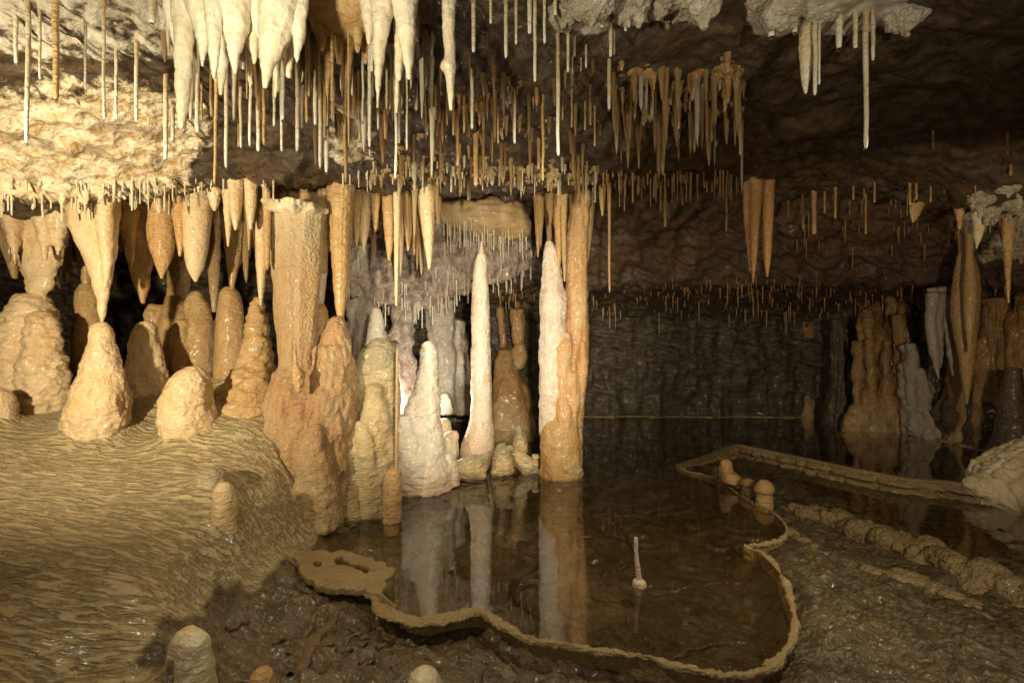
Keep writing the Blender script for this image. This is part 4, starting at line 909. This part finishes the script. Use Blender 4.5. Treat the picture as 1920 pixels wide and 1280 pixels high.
# ------------------------------------------------------------------ straws
def straw_mesh(name, L, r, rt, sd, seg=9, n=22, knob=.25, bend=0.):
    """hanging straw, origin at its root, tip at z=-L"""
    t = np.linspace(0, 1, n); z = -L*t
    rr = r+(rt-r)*t; rr = rr*(1+knob*.6*noise3(np.stack([t*L*28+sd, 0*t+.3, 0*t+.7], -1))+np.where(t < .12, 1.3*(1-t/.12)**2, 0)*(.25+knob))
    rr[-1] *= .55
    th = np.linspace(0, 2*np.pi, seg, endpoint=False)
    cx = bend*L*.04*noise3(np.stack([t*3+sd, 0*t, 0*t], -1)); cy = bend*L*.04*noise3(np.stack([t*3+sd, 0*t+5.5, 0*t], -1))
    X = cx[:, None]+rr[:, None]*np.cos(th); Y = cy[:, None]+rr[:, None]*np.sin(th); Z = np.repeat(z[:, None], seg, 1)
    V = np.stack([X, Y, Z], -1).reshape(-1, 3); V = np.vstack([V, [[cx[-1], cy[-1], -L-.4*rr[-1]]]])
    Fc = [tuple(f) for f in gridq(n, seg, True).tolist()]
    for j in range(seg): Fc.append(((n-1)*seg+j, (n-1)*seg+(j+1) % seg, len(V)-1))
    return mesh_from(name, V, Fc), (cx[-1], cy[-1])
dv, dq, dc = blob((0, 0, 0), 1, 12, 8)
drop_me = mesh_from('water_drop', dv, faces_of(dq, dc)); drop_me.materials.append(M['drop'])
STR = []
def straw(u, vt, vb, w, mat, group, d=None, drop=True, taper=.8):
    if d is None:
        h = roof_hit(u, max(vt, -60)); d = h.y if h is not None else 2
        d = min(max(d, 1.55), 6.5)
    tip = P(u, vb, d)
    top = min(roof_above(tip.x, tip.y, tip.z)+.03, tip.z+1.1)
    L = top-tip.z; r = w/2/F*d
    if L < .01: return
    me, (ex, ey) = straw_mesh('straw_stalactite', L, r*1.1, r*taper, len(STR)*3.1, bend=.22)
    me.materials.append(M[mat])
    o = bpy.data.objects.new('straw_stalactite', me); COL.objects.link(o); o.location = (tip.x-ex, tip.y-ey, top)
    if drop:
        q = bpy.data.objects.new('water_drop', drop_me); COL.objects.link(q); q.parent = o
        s = r*.62; q.scale = (s, s, s*1.15); q.location = (ex, ey, -L-s*.4)
    STR.append((group, u, vb, o, mat, w, vb-vt))
G1 = 'straws below the big white drapery'
G2 = 'straws before the pale crusted roof'
G3 = 'straws before the dark central roof'
G4 = 'straws under the right crust'
for a in [(50,0,270,8),(105,0,188,11),(195,0,225,6),(218,95,225,6),(255,80,230,7),(285,0,45,13),(30,30,120,7),(75,20,150,5),(160,40,170,5)]: straw(*a, 'straw' if a[0] != 105 else 'tan', G2)
for a in [(310,130,300,8),(324,140,265,7),(346,150,248,8),(370,90,250,9),(402,130,345,6),(424,100,315,7),(452,120,278,6),(468,100,275,6),(484,150,285,8),(495,150,272,6),(514,160,238,6),(530,150,226,8),(557,150,285,8),(575,130,232,6),(600,160,315,7),(612,150,325,9),(648,60,342,6),(680,100,230,5),(709,150,243,5),(725,150,205,4),(733,150,205,4),(752,150,190,4),(741,100,336,6),(640,90,170,5),(660,70,180,5)]:
    straw(*a, 'straw' if a[0] not in (402, 495, 575, 648) else 'tan', G1, d=None if a[1] < 100 else RNG.uniform(1.8, 2.5))
for k in range(44):
    u = RNG.uniform(300, 790); vb = RNG.uniform(110, 300)
    straw(u, vb-RNG.uniform(70, 140), vb, RNG.uniform(4, 8), 'tan' if k % 3 == 0 else ('amber' if k % 5 == 0 else 'straw'), 'SMALL', d=RNG.uniform(1.95, 2.75))
for a in [(798,60,165,9),(783,0,80,7),(810,60,105,5),(888,0,100,9),(920,0,46,6),(949,0,110,8),(968,0,85,6),(993,0,65,9),(1003,0,155,7),(1021,0,83,6),(1041,0,30,7),(885,130,243,7),(913,60,94,4),(965,170,270,6),(1047,65,293,8),(1065,50,137,6),(1077,70,107,6),(1099,85,128,5),(1073,105,141,4),(1089,110,135,4),(1129,0,53,7),(1142,110,207,7),(1145,30,108,7),(1151,40,104,6),(1173,25,60,7)]: straw(*a, 'straw', G3)
for a in [(1233,0,17,6),(1418,0,12,6),(1446,25,70,13),(1470,20,44,8),(1490,0,62,10),(1528,60,180,8),(1536,90,160,5),(1573,0,92,12),(1604,45,92,9),(1623,65,279,9),(1637,85,115,7),(1700,0,42,10),(1778,0,15,9),(1820,0,15,9)]: straw(*a, 'straw', G4, d=2.1)
G5 = 'amber straws hanging from the roof above the twin column'
for a in [(1018,180,340,6),(1010,260,318,7),(858,210,312,7),(892,255,350,10),(870,180,250,5),(838,170,235,6),(822,160,230,7),(808,210,270,5),(850,180,255,5),(934,200,270,4),(1115,200,275,4),(1097,190,245,4),(1107,195,235,5),(1388,185,292,5),(1072,170,240,4),(1055,170,225,4)]: straw(*a, 'amber', G5)
G6 = 'thin straws hanging in the dark at the right'
for a in [(1247,345,427,7),(1362,330,435,4),(1526,360,440,9),(1623,365,440,4),(1566,355,410,5),(1750,245,280,4),(1890,250,292,5),(1895,310,330,5),(1706,345,385,5),(1718,345,375,5),(1745,350,380,4),(1640,345,380,4),(1600,350,375,4),(1505,365,430,4),(1546,360,400,4),(1280,350,385,5)]: straw(*a, 'brown', G6)
for s in STR:
    if s[0] == 'SMALL': tag(s[3], {'tan': 'tan', 'amber': 'amber', 'straw': 'whitish'}[s[4]]+' straw in the thicket behind the big white drapery', 'straw stalactite', 'straw thicket behind the white drapery')
words = lambda L: 'very long' if L > 170 else 'long' if L > 110 else 'medium-length' if L > 60 else 'short'
colr = {'straw': 'whitish', 'tan': 'tan', 'amber': 'amber', 'brown': 'brown'}
for g in (G1, G2, G3, G4, G5, G6):
    items = sorted([s for s in STR if s[0] == g], key=lambda s: s[1])
    order = {}
    sets = {}
    for s in items: sets.setdefault((words(s[6]), s[4]), []).append(s)
    ordn = ['leftmost', 'second from left', 'third from left', 'fourth from left', 'fifth from left', 'sixth from left', 'seventh from left', 'eighth from left', 'ninth from left', 'tenth from left', 'eleventh from left', 'twelfth from left', 'thirteenth from left', 'fourteenth from left', 'fifteenth from left', 'sixteenth from left', 'seventeenth from left', 'eighteenth from left']
    for (wd, mt), ss in sets.items():
        for i, s in enumerate(ss):
            pos = ('' if len(ss) == 1 else ', rightmost' if i == len(ss)-1 else ', '+ordn[i])
            place = g.replace('straws ', '').replace('amber ', '').replace('thin ', '')
            tag(s[3], f'{wd} {colr[mt]} straw {place}{pos}', 'straw stalactite', g)
# --- dense fringes: copies of a few straw shapes
variants = {}
for mt in ('straw', 'amber', 'brown', 'white'):
    variants[mt] = []
    for k in range(5):
        me, e = straw_mesh('straw_stalactite', 1.0, 1.0, .6, 100+k*9, seg=8, n=14, knob=.5)
        me.materials.append(M[mt]); variants[mt].append(me)
def fringe(n, box, lens, ws, mats, label, group, drange=None, seed=1, top=None):
    rr = random.Random(seed)
    for k in range(n):
        u = rr.uniform(box[0], box[1]); v = rr.uniform(box[2], box[3])
        if drange: d = rr.uniform(*drange); p = P(u, v, d); z = min(roof_above(p.x, p.y, p.z-.05)+.02, p.z+.4) if top is None else p.z
        else:
            h = roof_hit(u, v)
            if h is None: continue
            p = h; d = h.y; z = h.z+.02
        L = lens[0]+(lens[1]-lens[0])*rr.random()**2.2; L = L/F*d+max(0, z-p.z); w = rr.uniform(*ws)/2/F*d
        o = bpy.data.objects.new('straw_stalactite', rr.choice(variants[rr.choice(mats)])); COL.objects.link(o)
        o.location = (p.x, p.y, z); o.scale = (w, w, L); o.rotation_euler = (0, 0, rr.uniform(0, 6.28))
        tag(o, label, 'straw stalactite', group)
fringe(58, (1150,1395,135,235), (15,125), (4,11), ('amber','amber','brown','straw'), 'amber straw in the dense cluster on the dark roof right of centre', 'amber straw cluster on the dark roof', seed=2)
fringe(34, (760,1010,150,285), (20,110), (4,8), ('amber','brown'), 'amber straw in the thicket above the tan slab', 'amber straw thicket above the tan slab', seed=3)
fringe(40, (690,1130,292,337), (12,65), (5,11), ('amber','straw','amber'), 'stubby tan straw in the fringe on the roof lip at centre', 'fringe of tan straws on the roof lip', seed=4)
# everything smaller: far fringes under the boulder, the slab and the low dark roof, as one mass
def far_fringe():
    rr = random.Random(8); Vs = []; Fs = []; o = 0
    def one(p, L, r):
        nonlocal o
        me_v = []
        for t in (0, .3, .7, 1):
            rr_ = r*(1.5 if t == 0 else 1-.35*t)
            for a in range(6): me_v.append((p[0]+rr_*math.cos(a*1.047), p[1]+rr_*math.sin(a*1.047), p[2]-L*t))
        Vs.extend(me_v)
        for k in range(3):
            for a in range(6): Fs.append((o+k*6+a, o+k*6+(a+1) % 6, o+(k+1)*6+(a+1) % 6, o+(k+1)*6+a))
        Fs.append(tuple(o+18+a for a in range(6))); o += 24
    bvs = []
    for ob in (B, S_):
        mw = ob.matrix_basis if ob.parent is None else None
        off = Vector(ob.location)+(Vector(ob.parent.location) if ob.parent else Vector((0, 0, 0)))
        bvs.append(BVHTree.FromPolygons([v.co+off for v in ob.data.vertices], [tuple(q.vertices) for q in ob.data.polygons]))
    for (bi, n, x0, x1, d0, d1, l0, l1, w) in [(0, 110, 650, 1000, 5.3, 6.1, 8, 42, 2.4), (1, 70, 825, 995, 4.9, 5.5, 8, 50, 3), (0, 50, 700, 860, 5.4, 5.9, 15, 50, 3)]:
        for _ in range(n):
            d = rr.uniform(d0, d1); u = rr.uniform(x0, x1); x = (u-CX)/F*d
            h = bvs[bi].ray_cast(Vector((x, d, -.2)), Vector((0, 0, 1)))[0]
            if h is None: continue
            one((x, d, h.z+.02), (l0+(l1-l0)*rr.random()**2)/F*d+.02, w/2/F*d*rr.uniform(.6, 1.3))
    for (n, x0, x1, v0, v1, l0, l1, w) in [(110, 0, 520, 335, 384, 8, 45, 4.5), (60, 640, 1130, 300, 342, 8, 40, 4)]:
        for _ in range(n):
            h = roof_hit(rr.uniform(x0, x1), rr.uniform(v0, v1))
            if h is None or h.y < 2.2 or h.y > 4.6: continue
            one((h.x, h.y, h.z+.02), (l0+(l1-l0)*rr.random()**2)/F*h.y+.02, w/2/F*h.y*rr.uniform(.6, 1.3))
    nfirst = o
    for (n, x0, x1, v0, v1, l0, l1, w) in [(90, 1130, 1400, 318, 346, 10, 60, 4), (190, 1130, 1900, 532, 592, 5, 40, 2.4), (60, 930, 1120, 540, 580, 6, 24, 2.6), (70, 1450, 1900, 350, 470, 8, 45, 2.6), (50, 1250, 1560, 520, 550, 4, 20, 2.2)]:
        for _ in range(n):
            h = roof_hit(rr.uniform(x0, x1), rr.uniform(v0, v1))
            if h is None or h.y < 3.2: continue
            one((h.x, h.y-.01, h.z+.03), (l0+(l1-l0)*rr.random()**2.5)/F*h.y+.03, w/2/F*h.y*rr.uniform(.6, 1.3))
    ob = put('straw_fringe', np.array(Vs), Fs, M['straw'], base=(0, 5.5, 2)); ob.data.materials.append(M['brown'])
    ob.data.polygons.foreach_set('material_index', [0 if f[0] < nfirst else 1 for f in Fs])
    tag(ob, 'fringes of tiny pale straws under the boulder and the low dark roof', 'straw stalactites', kind='stuff')
far_fringe()
for lab, rows, d, m in [
  ('wide brown fang in the amber cluster on the dark roof', [(140,1290,1330),(190,1296,1326),(220,1298,1312),(245,1298,1304)], 2.9, 'brown'),
  ('twin-stemmed brown point at the left of the amber cluster', [(180,1160,1192),(220,1168,1186),(255,1172,1180),(272,1175,1178)], 3.0, 'brown'),
  ('pale amber carrot hanging lowest in the amber cluster', [(250,1236,1250),(280,1238,1248),(310,1240,1246),(328,1241.5,1244)], 3.4, 'amber'),
  ('tan fang in the middle of the amber cluster', [(170,1222,1246),(210,1226,1242),(250,1230,1238),(278,1232,1235)], 3.0, 'amber')]:
    thing_loft('stalactite', lab, 'stalactite', rows, d, m, hang=True, seg=32, n=60)

crust('tan popcorn crust along the roof lip above the purple boulder', 690, 1125, 322, 14, 260, .010, .024, 'coral', 21, 2.4, (2.8, 4.6))

# crowded tapering points: copies of a few uneven shapes
taper = {}
for mt in ('fang', 'tan', 'peach', 'brown', 'orange'):
    taper[mt] = []
    for k in range(4):
        n = 26; t = np.linspace(0, 1, n); sd = 40+k*7.7+len(taper)*3
        r = (1-t)**.62*(1+.28*noise3(np.stack([t*6+sd, 0*t+.4, 0*t], -1)))+.10+.9*np.exp(-t*14)
        r[-1] *= .5; th = np.linspace(0, 2*np.pi, 16, endpoint=False)
        fl = 1+.16*np.stack([noise3(np.stack([np.cos(th)*1.6+sd, np.sin(th)*1.6, 0*th+q*1.2], -1)) for q in t])
        V = np.stack([r[:, None]*fl*np.cos(th), r[:, None]*fl*np.sin(th), np.repeat(-t[:, None], 16, 1)], -1).reshape(-1, 3)
        V = np.vstack([V, [[0, 0, -1.01]]]); Fc = [tuple(f) for f in gridq(n, 16, True).tolist()]+[((n-1)*16+j, (n-1)*16+(j+1) % 16, n*16) for j in range(16)]
        me = mesh_from('stalactite', V, Fc); me.materials.append(M[mt]); taper[mt].append(me)
def points(n, box, lens, ws, mats, label, group, dr, seed):
    rr = random.Random(seed)
    for k in range(n):
        u, v = rr.uniform(box[0], box[1]), rr.uniform(box[2], box[3])
        d = rr.uniform(*dr) if dr else None
        if d is None:
            h = roof_hit(u, v)
            if h is None: continue
            x, y, z = h.x, h.y, h.z
        else:
            q = P(u, v, d); x, y = q.x, q.y; z = roof_above(x, y, 1.7)
            if z > 2.69: continue
        L = (lens[0]+(lens[1]-lens[0])*rr.random()**1.8)/F*y; w = rr.uniform(*ws)/2/F*y
        o = bpy.data.objects.new('stalactite', rr.choice(taper[rr.choice(mats)])); COL.objects.link(o)
        o.location = (x, y, z+.03); o.scale = (w, w*rr.uniform(.8, 1.2), L+.03); o.rotation_euler = (rr.uniform(-.03, .03), rr.uniform(-.03, .03), rr.uniform(0, 6.28))
        tag(o, label, 'stalactite', group)
points(34, (0,510,330,350), (50,190), (14,30), ('peach','tan','orange','tan'), 'tapering tan point crowded among the large stalactites of the left row', 'tan points crowded in the left row', (3.3, 4.2), 1)
points(26, (300,580,20,120), (40,120), (9,18), ('fang','fang','tan'), 'small cream point fused among the big white drapery', 'cream points in the white drapery', None, 2)
points(38, (560,830,40,240), (40,130), (8,16), ('tan','brown','fang'), 'small tan point in the shaded thicket right of the white drapery', 'tan points right of the white drapery', None, 3)
points(30, (800,1140,90,300), (25,90), (6,12), ('brown','orange','tan'), 'small brown point among straws on the dark roof above the columns', 'brown points on the roof above the columns', None, 4)
points(26, (1140,1400,130,215), (40,120), (8,14), ('brown','orange','tan'), 'small amber-brown point in the cluster on the dark roof', 'amber-brown points in the roof cluster', None, 5)
points(24, (640,830,325,345), (60,170), (10,22), ('tan','peach','brown'), 'tapering tan point in the row above the purple boulder', 'tan points above the purple boulder', (3.7, 4.4), 6)
points(16, (1000,1130,335,350), (30,120), (8,16), ('tan','orange'), 'tapering tan point around the top of twin column', 'tan points around twin column', (4.2, 4.8), 7)

# ------------------------------------------------------------------ rimstone dams, ridge, fragments
def rim_width(s):   # half width along the near rim: thin at the back, broad by the pad
    return .012+.010*sstep(.1, .5, s)+.022*sstep(.62, .95, s)
r1 = catmull([(*onz(*p), 0.) for p in RIM1], 22)
k1 = len(r1); nz1 = fbm(np.stack([r1[:, 0]*7, r1[:, 1]*7, 0*r1[:, 0]], -1), 3)
nz1b = fbm(np.stack([r1[:, 0]*26, r1[:, 1]*26, 0*r1[:, 0]], -1), 3)
def prof1(s, i):
    w = rim_width(s)*(1+.6*nz1[i]+.25*nz1b[i]); b = .010*nz1b[i]; h = .11*(.25+.75*sstep(.0, .16, s))
    return [(w*.95, -h), (w*.85, -.03), (w*.7, -.006), (w*.5, .003), (w*.2, .007+b*.3), (-w*.2, .009+b*.5), (-w*.6, .008+b*.5), (-w*.95, .003), (-w*1.1, -.006), (-w*1.1, -.012), (-w*.7, -.018), (0, -.026), (w*.8, -.05), (w*.85, -.10), (w*.7, -h-.06)]
def dense(V, Q, G, sub, amp, freq, amp2, freq2):
    """subdivide a swept sheet across and roughen it"""
    m = G.shape[1]; t = np.linspace(0, m-1, (m-1)*sub+1); G2 = np.stack([np.stack([pchip(np.arange(m), G[i, :, c], t) for c in range(3)], -1) for i in range(G.shape[0])])
    nr = normals_grid(G2); pp = G2.reshape(-1, 3)
    G2 = G2+nr*(amp*fbm(pp*freq, 4)+amp2*ridged(pp*freq2, 2)).reshape(G2.shape[:2])[..., None]
    return G2.reshape(-1, 3), gridq(G2.shape[0], G2.shape[1])
V, Q, G_ = sweep(r1, prof1)
V, Q = dense(V, Q, G_, 4, .007, 24, .004, 55)
dam = put('rimstone_dam', V, Q, M['rim'], base=r1[k1//2])
tag(dam, 'winding lobed rim of brown rimstone holding back the mirror pool', 'rimstone dam')
# broad lily-pad end of the near rim, with a crescent hole
def pad(name, outer, holes, mat, z, th, parent, n=10):
    cu = bpy.data.curves.new(name, 'CURVE'); cu.dimensions = '2D'; cu.fill_mode = 'BOTH'; cu.extrude = th/2; cu.bevel_depth = th*.45; cu.bevel_resolution = 3
    for pts in [outer]+holes:
        pl = catmull([onz(*p, z) for p in pts], n, closed=True); pl = pl+.020*np.stack([fbm(np.stack([pl[:, 0]*14, pl[:, 1]*14, 0*pl[:, 0]], -1), 3), fbm(np.stack([pl[:, 0]*14, pl[:, 1]*14, 0*pl[:, 0]+7], -1), 3)], -1); sp = cu.splines.new('POLY'); sp.points.add(len(pl)-1); sp.use_cyclic_u = True
        for i, q in enumerate(pl): sp.points[i].co = (q[0], q[1], 0, 1)
    o = bpy.data.objects.new('tmp', cu); COL.objects.link(o); dg = bpy.context.evaluated_depsgraph_get()
    me = bpy.data.meshes.new_from_object(o.evaluated_get(dg)); bpy.data.objects.remove(o)
    bm = bmesh.new(); bm.from_mesh(me); bmesh.ops.remove_doubles(bm, verts=bm.verts, dist=.0005)
    bmesh.ops.triangulate(bm, faces=bm.faces)
    for _ in range(2): bmesh.ops.subdivide_edges(bm, edges=[e for e in bm.edges if e.calc_length() > .02], cuts=1); bmesh.ops.triangulate(bm, faces=bm.faces)
    V = np.array([v.co[:] for v in bm.verts]); V[:, 2] += z-th*.25+.010*fbm(np.stack([V[:, 0]*9, V[:, 1]*9, 0*V[:, 0]], -1), 3)
    Fc = [tuple(v.index for v in f.verts) for f in bm.faces]; bm.free()
    return put(name, V, Fc, mat, base=(*onz(*outer[0], z), z), parent=parent)
pad('rim_pad', [(560,1040),(568,1078),(600,1098),(640,1108),(680,1106),(712,1116),(722,1092),(735,1072),(718,1060),(690,1050),(660,1040),(640,1036),(625,1040),(600,1036)], [[(622,1050),(636,1064),(664,1070),(684,1082),(694,1070),(674,1060),(652,1056),(642,1044)],[(583,1056),(592,1064),(606,1062),(602,1054)]], M['rim'], .006, .020, dam)
# dam of the back pool: thin lip over a scalloped face
D2 = bpy.data.objects.new('rimstone_dam', None); COL.objects.link(D2); r2 = catmull([(*onz(*p), 0.) for p in RIM2], 30); D2.location = r2[len(r2)//2]
tag(D2, 'straight scalloped rimstone dam along the dark back pool', 'rimstone dam')
n2_ = fbm(np.stack([r2[:, 0]*5, r2[:, 1]*5, 0*r2[:, 0]], -1), 3)
V, Q, G_ = sweep(r2, lambda s, i: [(-.05, -.10), (-.045, -.012), (-.03, .003), (0, .007+.004*n2_[i]), (.022, .005), (.032+.01*n2_[i], -.004), (.03, -.014), (.012, -.022)])
V, Q = dense(V, Q, G_, 3, .004, 18, .001, 50); put('dam_lip', V, Q, M['ridge'], base=r2[0], parent=D2)
arc = np.concatenate([[0], np.cumsum(np.linalg.norm(np.diff(r2, axis=0), axis=1))])
def prof2(s, i):
    c = abs(math.sin(arc[i]*9+2*n2_[i])); c2 = abs(math.sin(arc[i]*13+1.3+2*n2_[i])); f = sstep(0, .12, s)
    return [(.01, -.012), (.012+.018*c, -.03), (.018+.065*c, -.06), (.010+.015*c, -.09), (.03+.05*c2, -.115), (.030+.05*c2, -.14), (.02+.02*c2, -.17), (.05, -.21)]
V, Q, G_ = sweep(r2, prof2); V, Q = dense(V, Q, G_, 5, .008, 14, .007, 22); put('dam_face', V, Q, M['ridge'], base=r2[0], parent=D2)
# lumpy ridge between the terrace and the front floor
rp = catmull([(*onz(u, v, -.13), -.13) for u, v in [(1490,975),(1560,982),(1600,1003),(1640,1020),(1700,1037),(1760,1062),(1810,1088),(1870,1114),(1940,1145),(2060,1190),(2200,1230)]], 7)
rr = random.Random(5); parts = []
for i, q in enumerate(rp):
    r = rr.uniform(.030, .078)*(.7+.5*min(1, i/25)); parts.append(blob((q[0]+rr.uniform(-.05, .05), q[1]+rr.uniform(-.06, .06), -.10+rr.uniform(0, .04)), (r*1.15, r*1.1, r*.95), 18, 12)); [parts.append(blob((q[0]+rr.uniform(-.09, .09), q[1]+rr.uniform(-.09, .09), -.105+rr.uniform(0, .05)), [rr.uniform(.016, .034)]*3, 12, 8)) for _ in range(3)]
    if rr.random() < .6: parts.append(blob((q[0]+rr.uniform(-.09, .02), q[1]-rr.uniform(.05, .11), -.11), (r, r, r*.6), 16, 10))
V, q = merged(parts, voxel=.008, smooth=2, amp=.010, freq=20, amp2=.007, freq2=32)
isl = islands(V, q); V, q = isl[0]
tag(put('rimstone_ridge', V, q, M['ridge'], base=rp[20]), 'knobbly tan ridge of rimstone between the shallow terrace water and front floor', 'rimstone ridge')
for k, (lab, pts) in enumerate([('low worn ridge crossing the front floor at right', [(1640,1085),(1700,1098),(1760,1120),(1830,1165),(1900,1215)]), ('short broken ridge of lumps just outside the pool rim bend', [(1480,1010),(1520,1040),(1545,1075)])]):
    rq = catmull([(*onz(u, v, -.125), -.125) for u, v in pts], 6); parts = []
    for c in rq:
        r = rr.uniform(.025, .05); parts.append(blob((c[0]+rr.uniform(-.03, .03), c[1]+rr.uniform(-.04, .04), -.085), (r*1.4, r*1.3, r*.8), 16, 10))
    V, q = merged(parts, voxel=.009, smooth=3, amp=.007, freq=18, amp2=.003, freq2=30)
    tag(put('rimstone_ridge', V, q, M['ridge'], base=rq[0]), lab, 'rimstone ridge')
# shiny broken shelf edges in the brown mud, front left
for lab, pts, w in [('long shiny orange-brown shelf edge in the mud below the slope', [(478,1212),(520,1203),(560,1190),(592,1164)], .022), 
                    ('narrow shelf edge left of the long shiny one', [(424,1214),(445,1202),(466,1184)], .016), ('broad flat mud shelf edge at the bottom', [(545,1275),(580,1230),(600,1190),(640,1160)], .03)]:
    c = catmull([(*onz(u, v, -.09), 0.) for u, v in pts], 16)
    for q in c: q[2] = floor_at(q[0], q[1])+.016
    nn = fbm(np.stack([c[:, 0]*12, c[:, 1]*12, 0*c[:, 0]], -1), 3); kk = len(c)
    def pr(s, i, w=w, nn=nn):
        e = w*(.25+.75*math.sin(math.pi*min(max(s, .04), .96)))*(1+.5*nn[i]); return [(-e*1.8, -.05), (-e*1.2, -.012), (-e*.4, .0), (e*.3, .003), (e*.9, -.003), (e, -.010), (e*.6, -.022), (e*.4, -.06)]
    V, Q, G_ = sweep(c, pr); V, Q = dense(V, Q, G_, 3, .004, 25, .002, 60)
    tag(put('mud_shelf', V, Q, M['mudshelf'], base=c[kk//2]), lab, 'rimstone ledge')
# broken straw fragments lying about
fr = []
for k in range(4):
    me, e = straw_mesh('straw_fragment', 1., .13, .11, 300+k*5, seg=8, n=8, knob=.3); me.materials.append(M['ridge' if k % 2 else 'rim']); fr.append(me)
rr = random.Random(11)
def frag(u, v, z, L, lab, grp):
    x, y = onz(u, v, z); o = bpy.data.objects.new('straw_fragment', rr.choice(fr)); COL.objects.link(o)
    o.location = (x, y, max(floor_at(x, y), z if z > -.05 else -9)+L*.11); o.scale = (L, L, L); o.rotation_euler = (math.pi/2+rr.uniform(-.15, .15), 0, rr.uniform(0, 6.28))
    tag(o, lab, 'broken straw', grp)
for k in range(34):
    frag(rr.gauss(660, 60), rr.uniform(1190, 1280), -.13, rr.uniform(.02, .05), 'broken piece of straw lying in the brown mud below the rim', 'broken straw pieces in the front mud')
for k in range(18):
    frag(rr.uniform(760, 1500), rr.uniform(1235, 1285), -.13, rr.uniform(.015, .035), 'small chip lying in dark mud along the foot of the rim', 'chips along the foot of the rim')
for u, v in [(618,985),(640,1003),(655,990),(600,1000),(1210,886),(1195,884)]:
    frag(u, v, -.0, .05, 'thin pale straw piece floating on the pool near its shore' if u < 1000 else 'thin pale straw piece floating on the dark middle of the pool', 'straw pieces on the pool')

# ------------------------------------------------------------------ camera, lamps, air
cam = bpy.data.cameras.new('camera'); co = bpy.data.objects.new('camera', cam); COL.objects.link(co)
co.location = (0, 0, H); co.rotation_euler = (math.radians(90), 0, 0)
cam.sensor_width = 36; cam.lens = F/1920*36; cam.clip_start = .05; cam.clip_end = 100
sc_ = bpy.context.scene; sc_.camera = co
def lamp(name, typ, loc, power, col, aim=None, size=.1, cone=60, blend=.6):
    l = bpy.data.lights.new(name, typ); l.energy = power; l.color = col
    if typ == 'SPOT': l.spot_size = math.radians(cone); l.spot_blend = blend; l.shadow_soft_size = size
    elif typ == 'POINT': l.shadow_soft_size = size
    o = bpy.data.objects.new(name, l); COL.objects.link(o); o.location = loc
    if aim is not None: o.rotation_euler = (Vector(aim)-Vector(loc)).to_track_quat('-Z', 'Y').to_euler()
    return o
WARM = (1., .85, .58); WARM2 = (1., .88, .66)
lamp('unseen_lamp', 'SPOT', (-2.05, .6, 1.3), 345, WARM, aim=(-2.1, 3.3, 1.75), size=.05, cone=95, blend=.9)
lamp('unseen_lamp', 'SPOT', (.25, -.1, 1.45), 700, WARM2, aim=(-.15, 4.2, 1.35), size=.05, cone=48, blend=1.)
lamp('unseen_lamp', 'SPOT', (1.75, 2.1, 2.05), 75, WARM, aim=(.1, 2.7, 0), size=.06, cone=112, blend=1.)
lamp('unseen_lamp', 'SPOT', (-.75, .5, 1.55), 105, WARM2, aim=(-.45, 1.8, 2.6), size=.05, cone=115, blend=1.)  # added lamp out of view, brightens the white drapery
lamp('unseen_lamp', 'SPOT', (1.3, .55, 1.7), 42, WARM2, aim=(1.15, 2.1, 2.7), size=.05, cone=95, blend=1.)  # unseen lamp added to lift the top-right crust and straws
lamp('unseen_lamp', 'SPOT', (-1.25, 1.25, 2.1), 55, WARM, aim=(-.1, 2.5, -.2), size=.06, cone=98, blend=1.)  # added overhead fill for slope and pool, leaves the rim face dark
lamp('unseen_lamp', 'POINT', (-.93, 5.0, .55), 34, (1., .88, .72), size=.06)
lamp('unseen_lamp', 'SPOT', (2.0, .2, 1.6), 125, WARM, aim=(2.1, 3.7, .0), size=.08, cone=75, blend=1)
lamp('unseen_lamp', 'SPOT', (2.6, 1.8, 1.2), 125, (1., .80, .52), aim=(3.9, 5.6, 1.7), size=.06, cone=85, blend=1.)  # unseen lamp put in to lighten the dark right wall
lamp('unseen_lamp', 'SPOT', (-.2, -.6, 1.6), 22, WARM, aim=(-.3, 2.0, .2), size=.06, cone=110, blend=1.)  # weak fill added behind the camera for the foreground
w_ = bpy.data.worlds.new('World'); sc_.world = w_; w_.use_nodes = True
bg = w_.node_tree.nodes['Background']; bg.inputs[0].default_value = (1., .8, .5, 1); bg.inputs[1].default_value = .003
vs_ = sc_.view_settings; vs_.view_transform = 'Standard'; vs_.look = 'None'; vs_.exposure = .25; vs_.gamma = 1
sc_.cycles.max_bounces = 5; sc_.cycles.diffuse_bounces = 2; sc_.cycles.glossy_bounces = 3; sc_.cycles.transparent_max_bounces = 8; sc_.cycles.use_denoising = True; sc_.cycles.sample_clamp_indirect = 1.5; sc_.cycles.sample_clamp_direct = 6
sc_.cycles.caustics_reflective = False; sc_.cycles.caustics_refractive = False
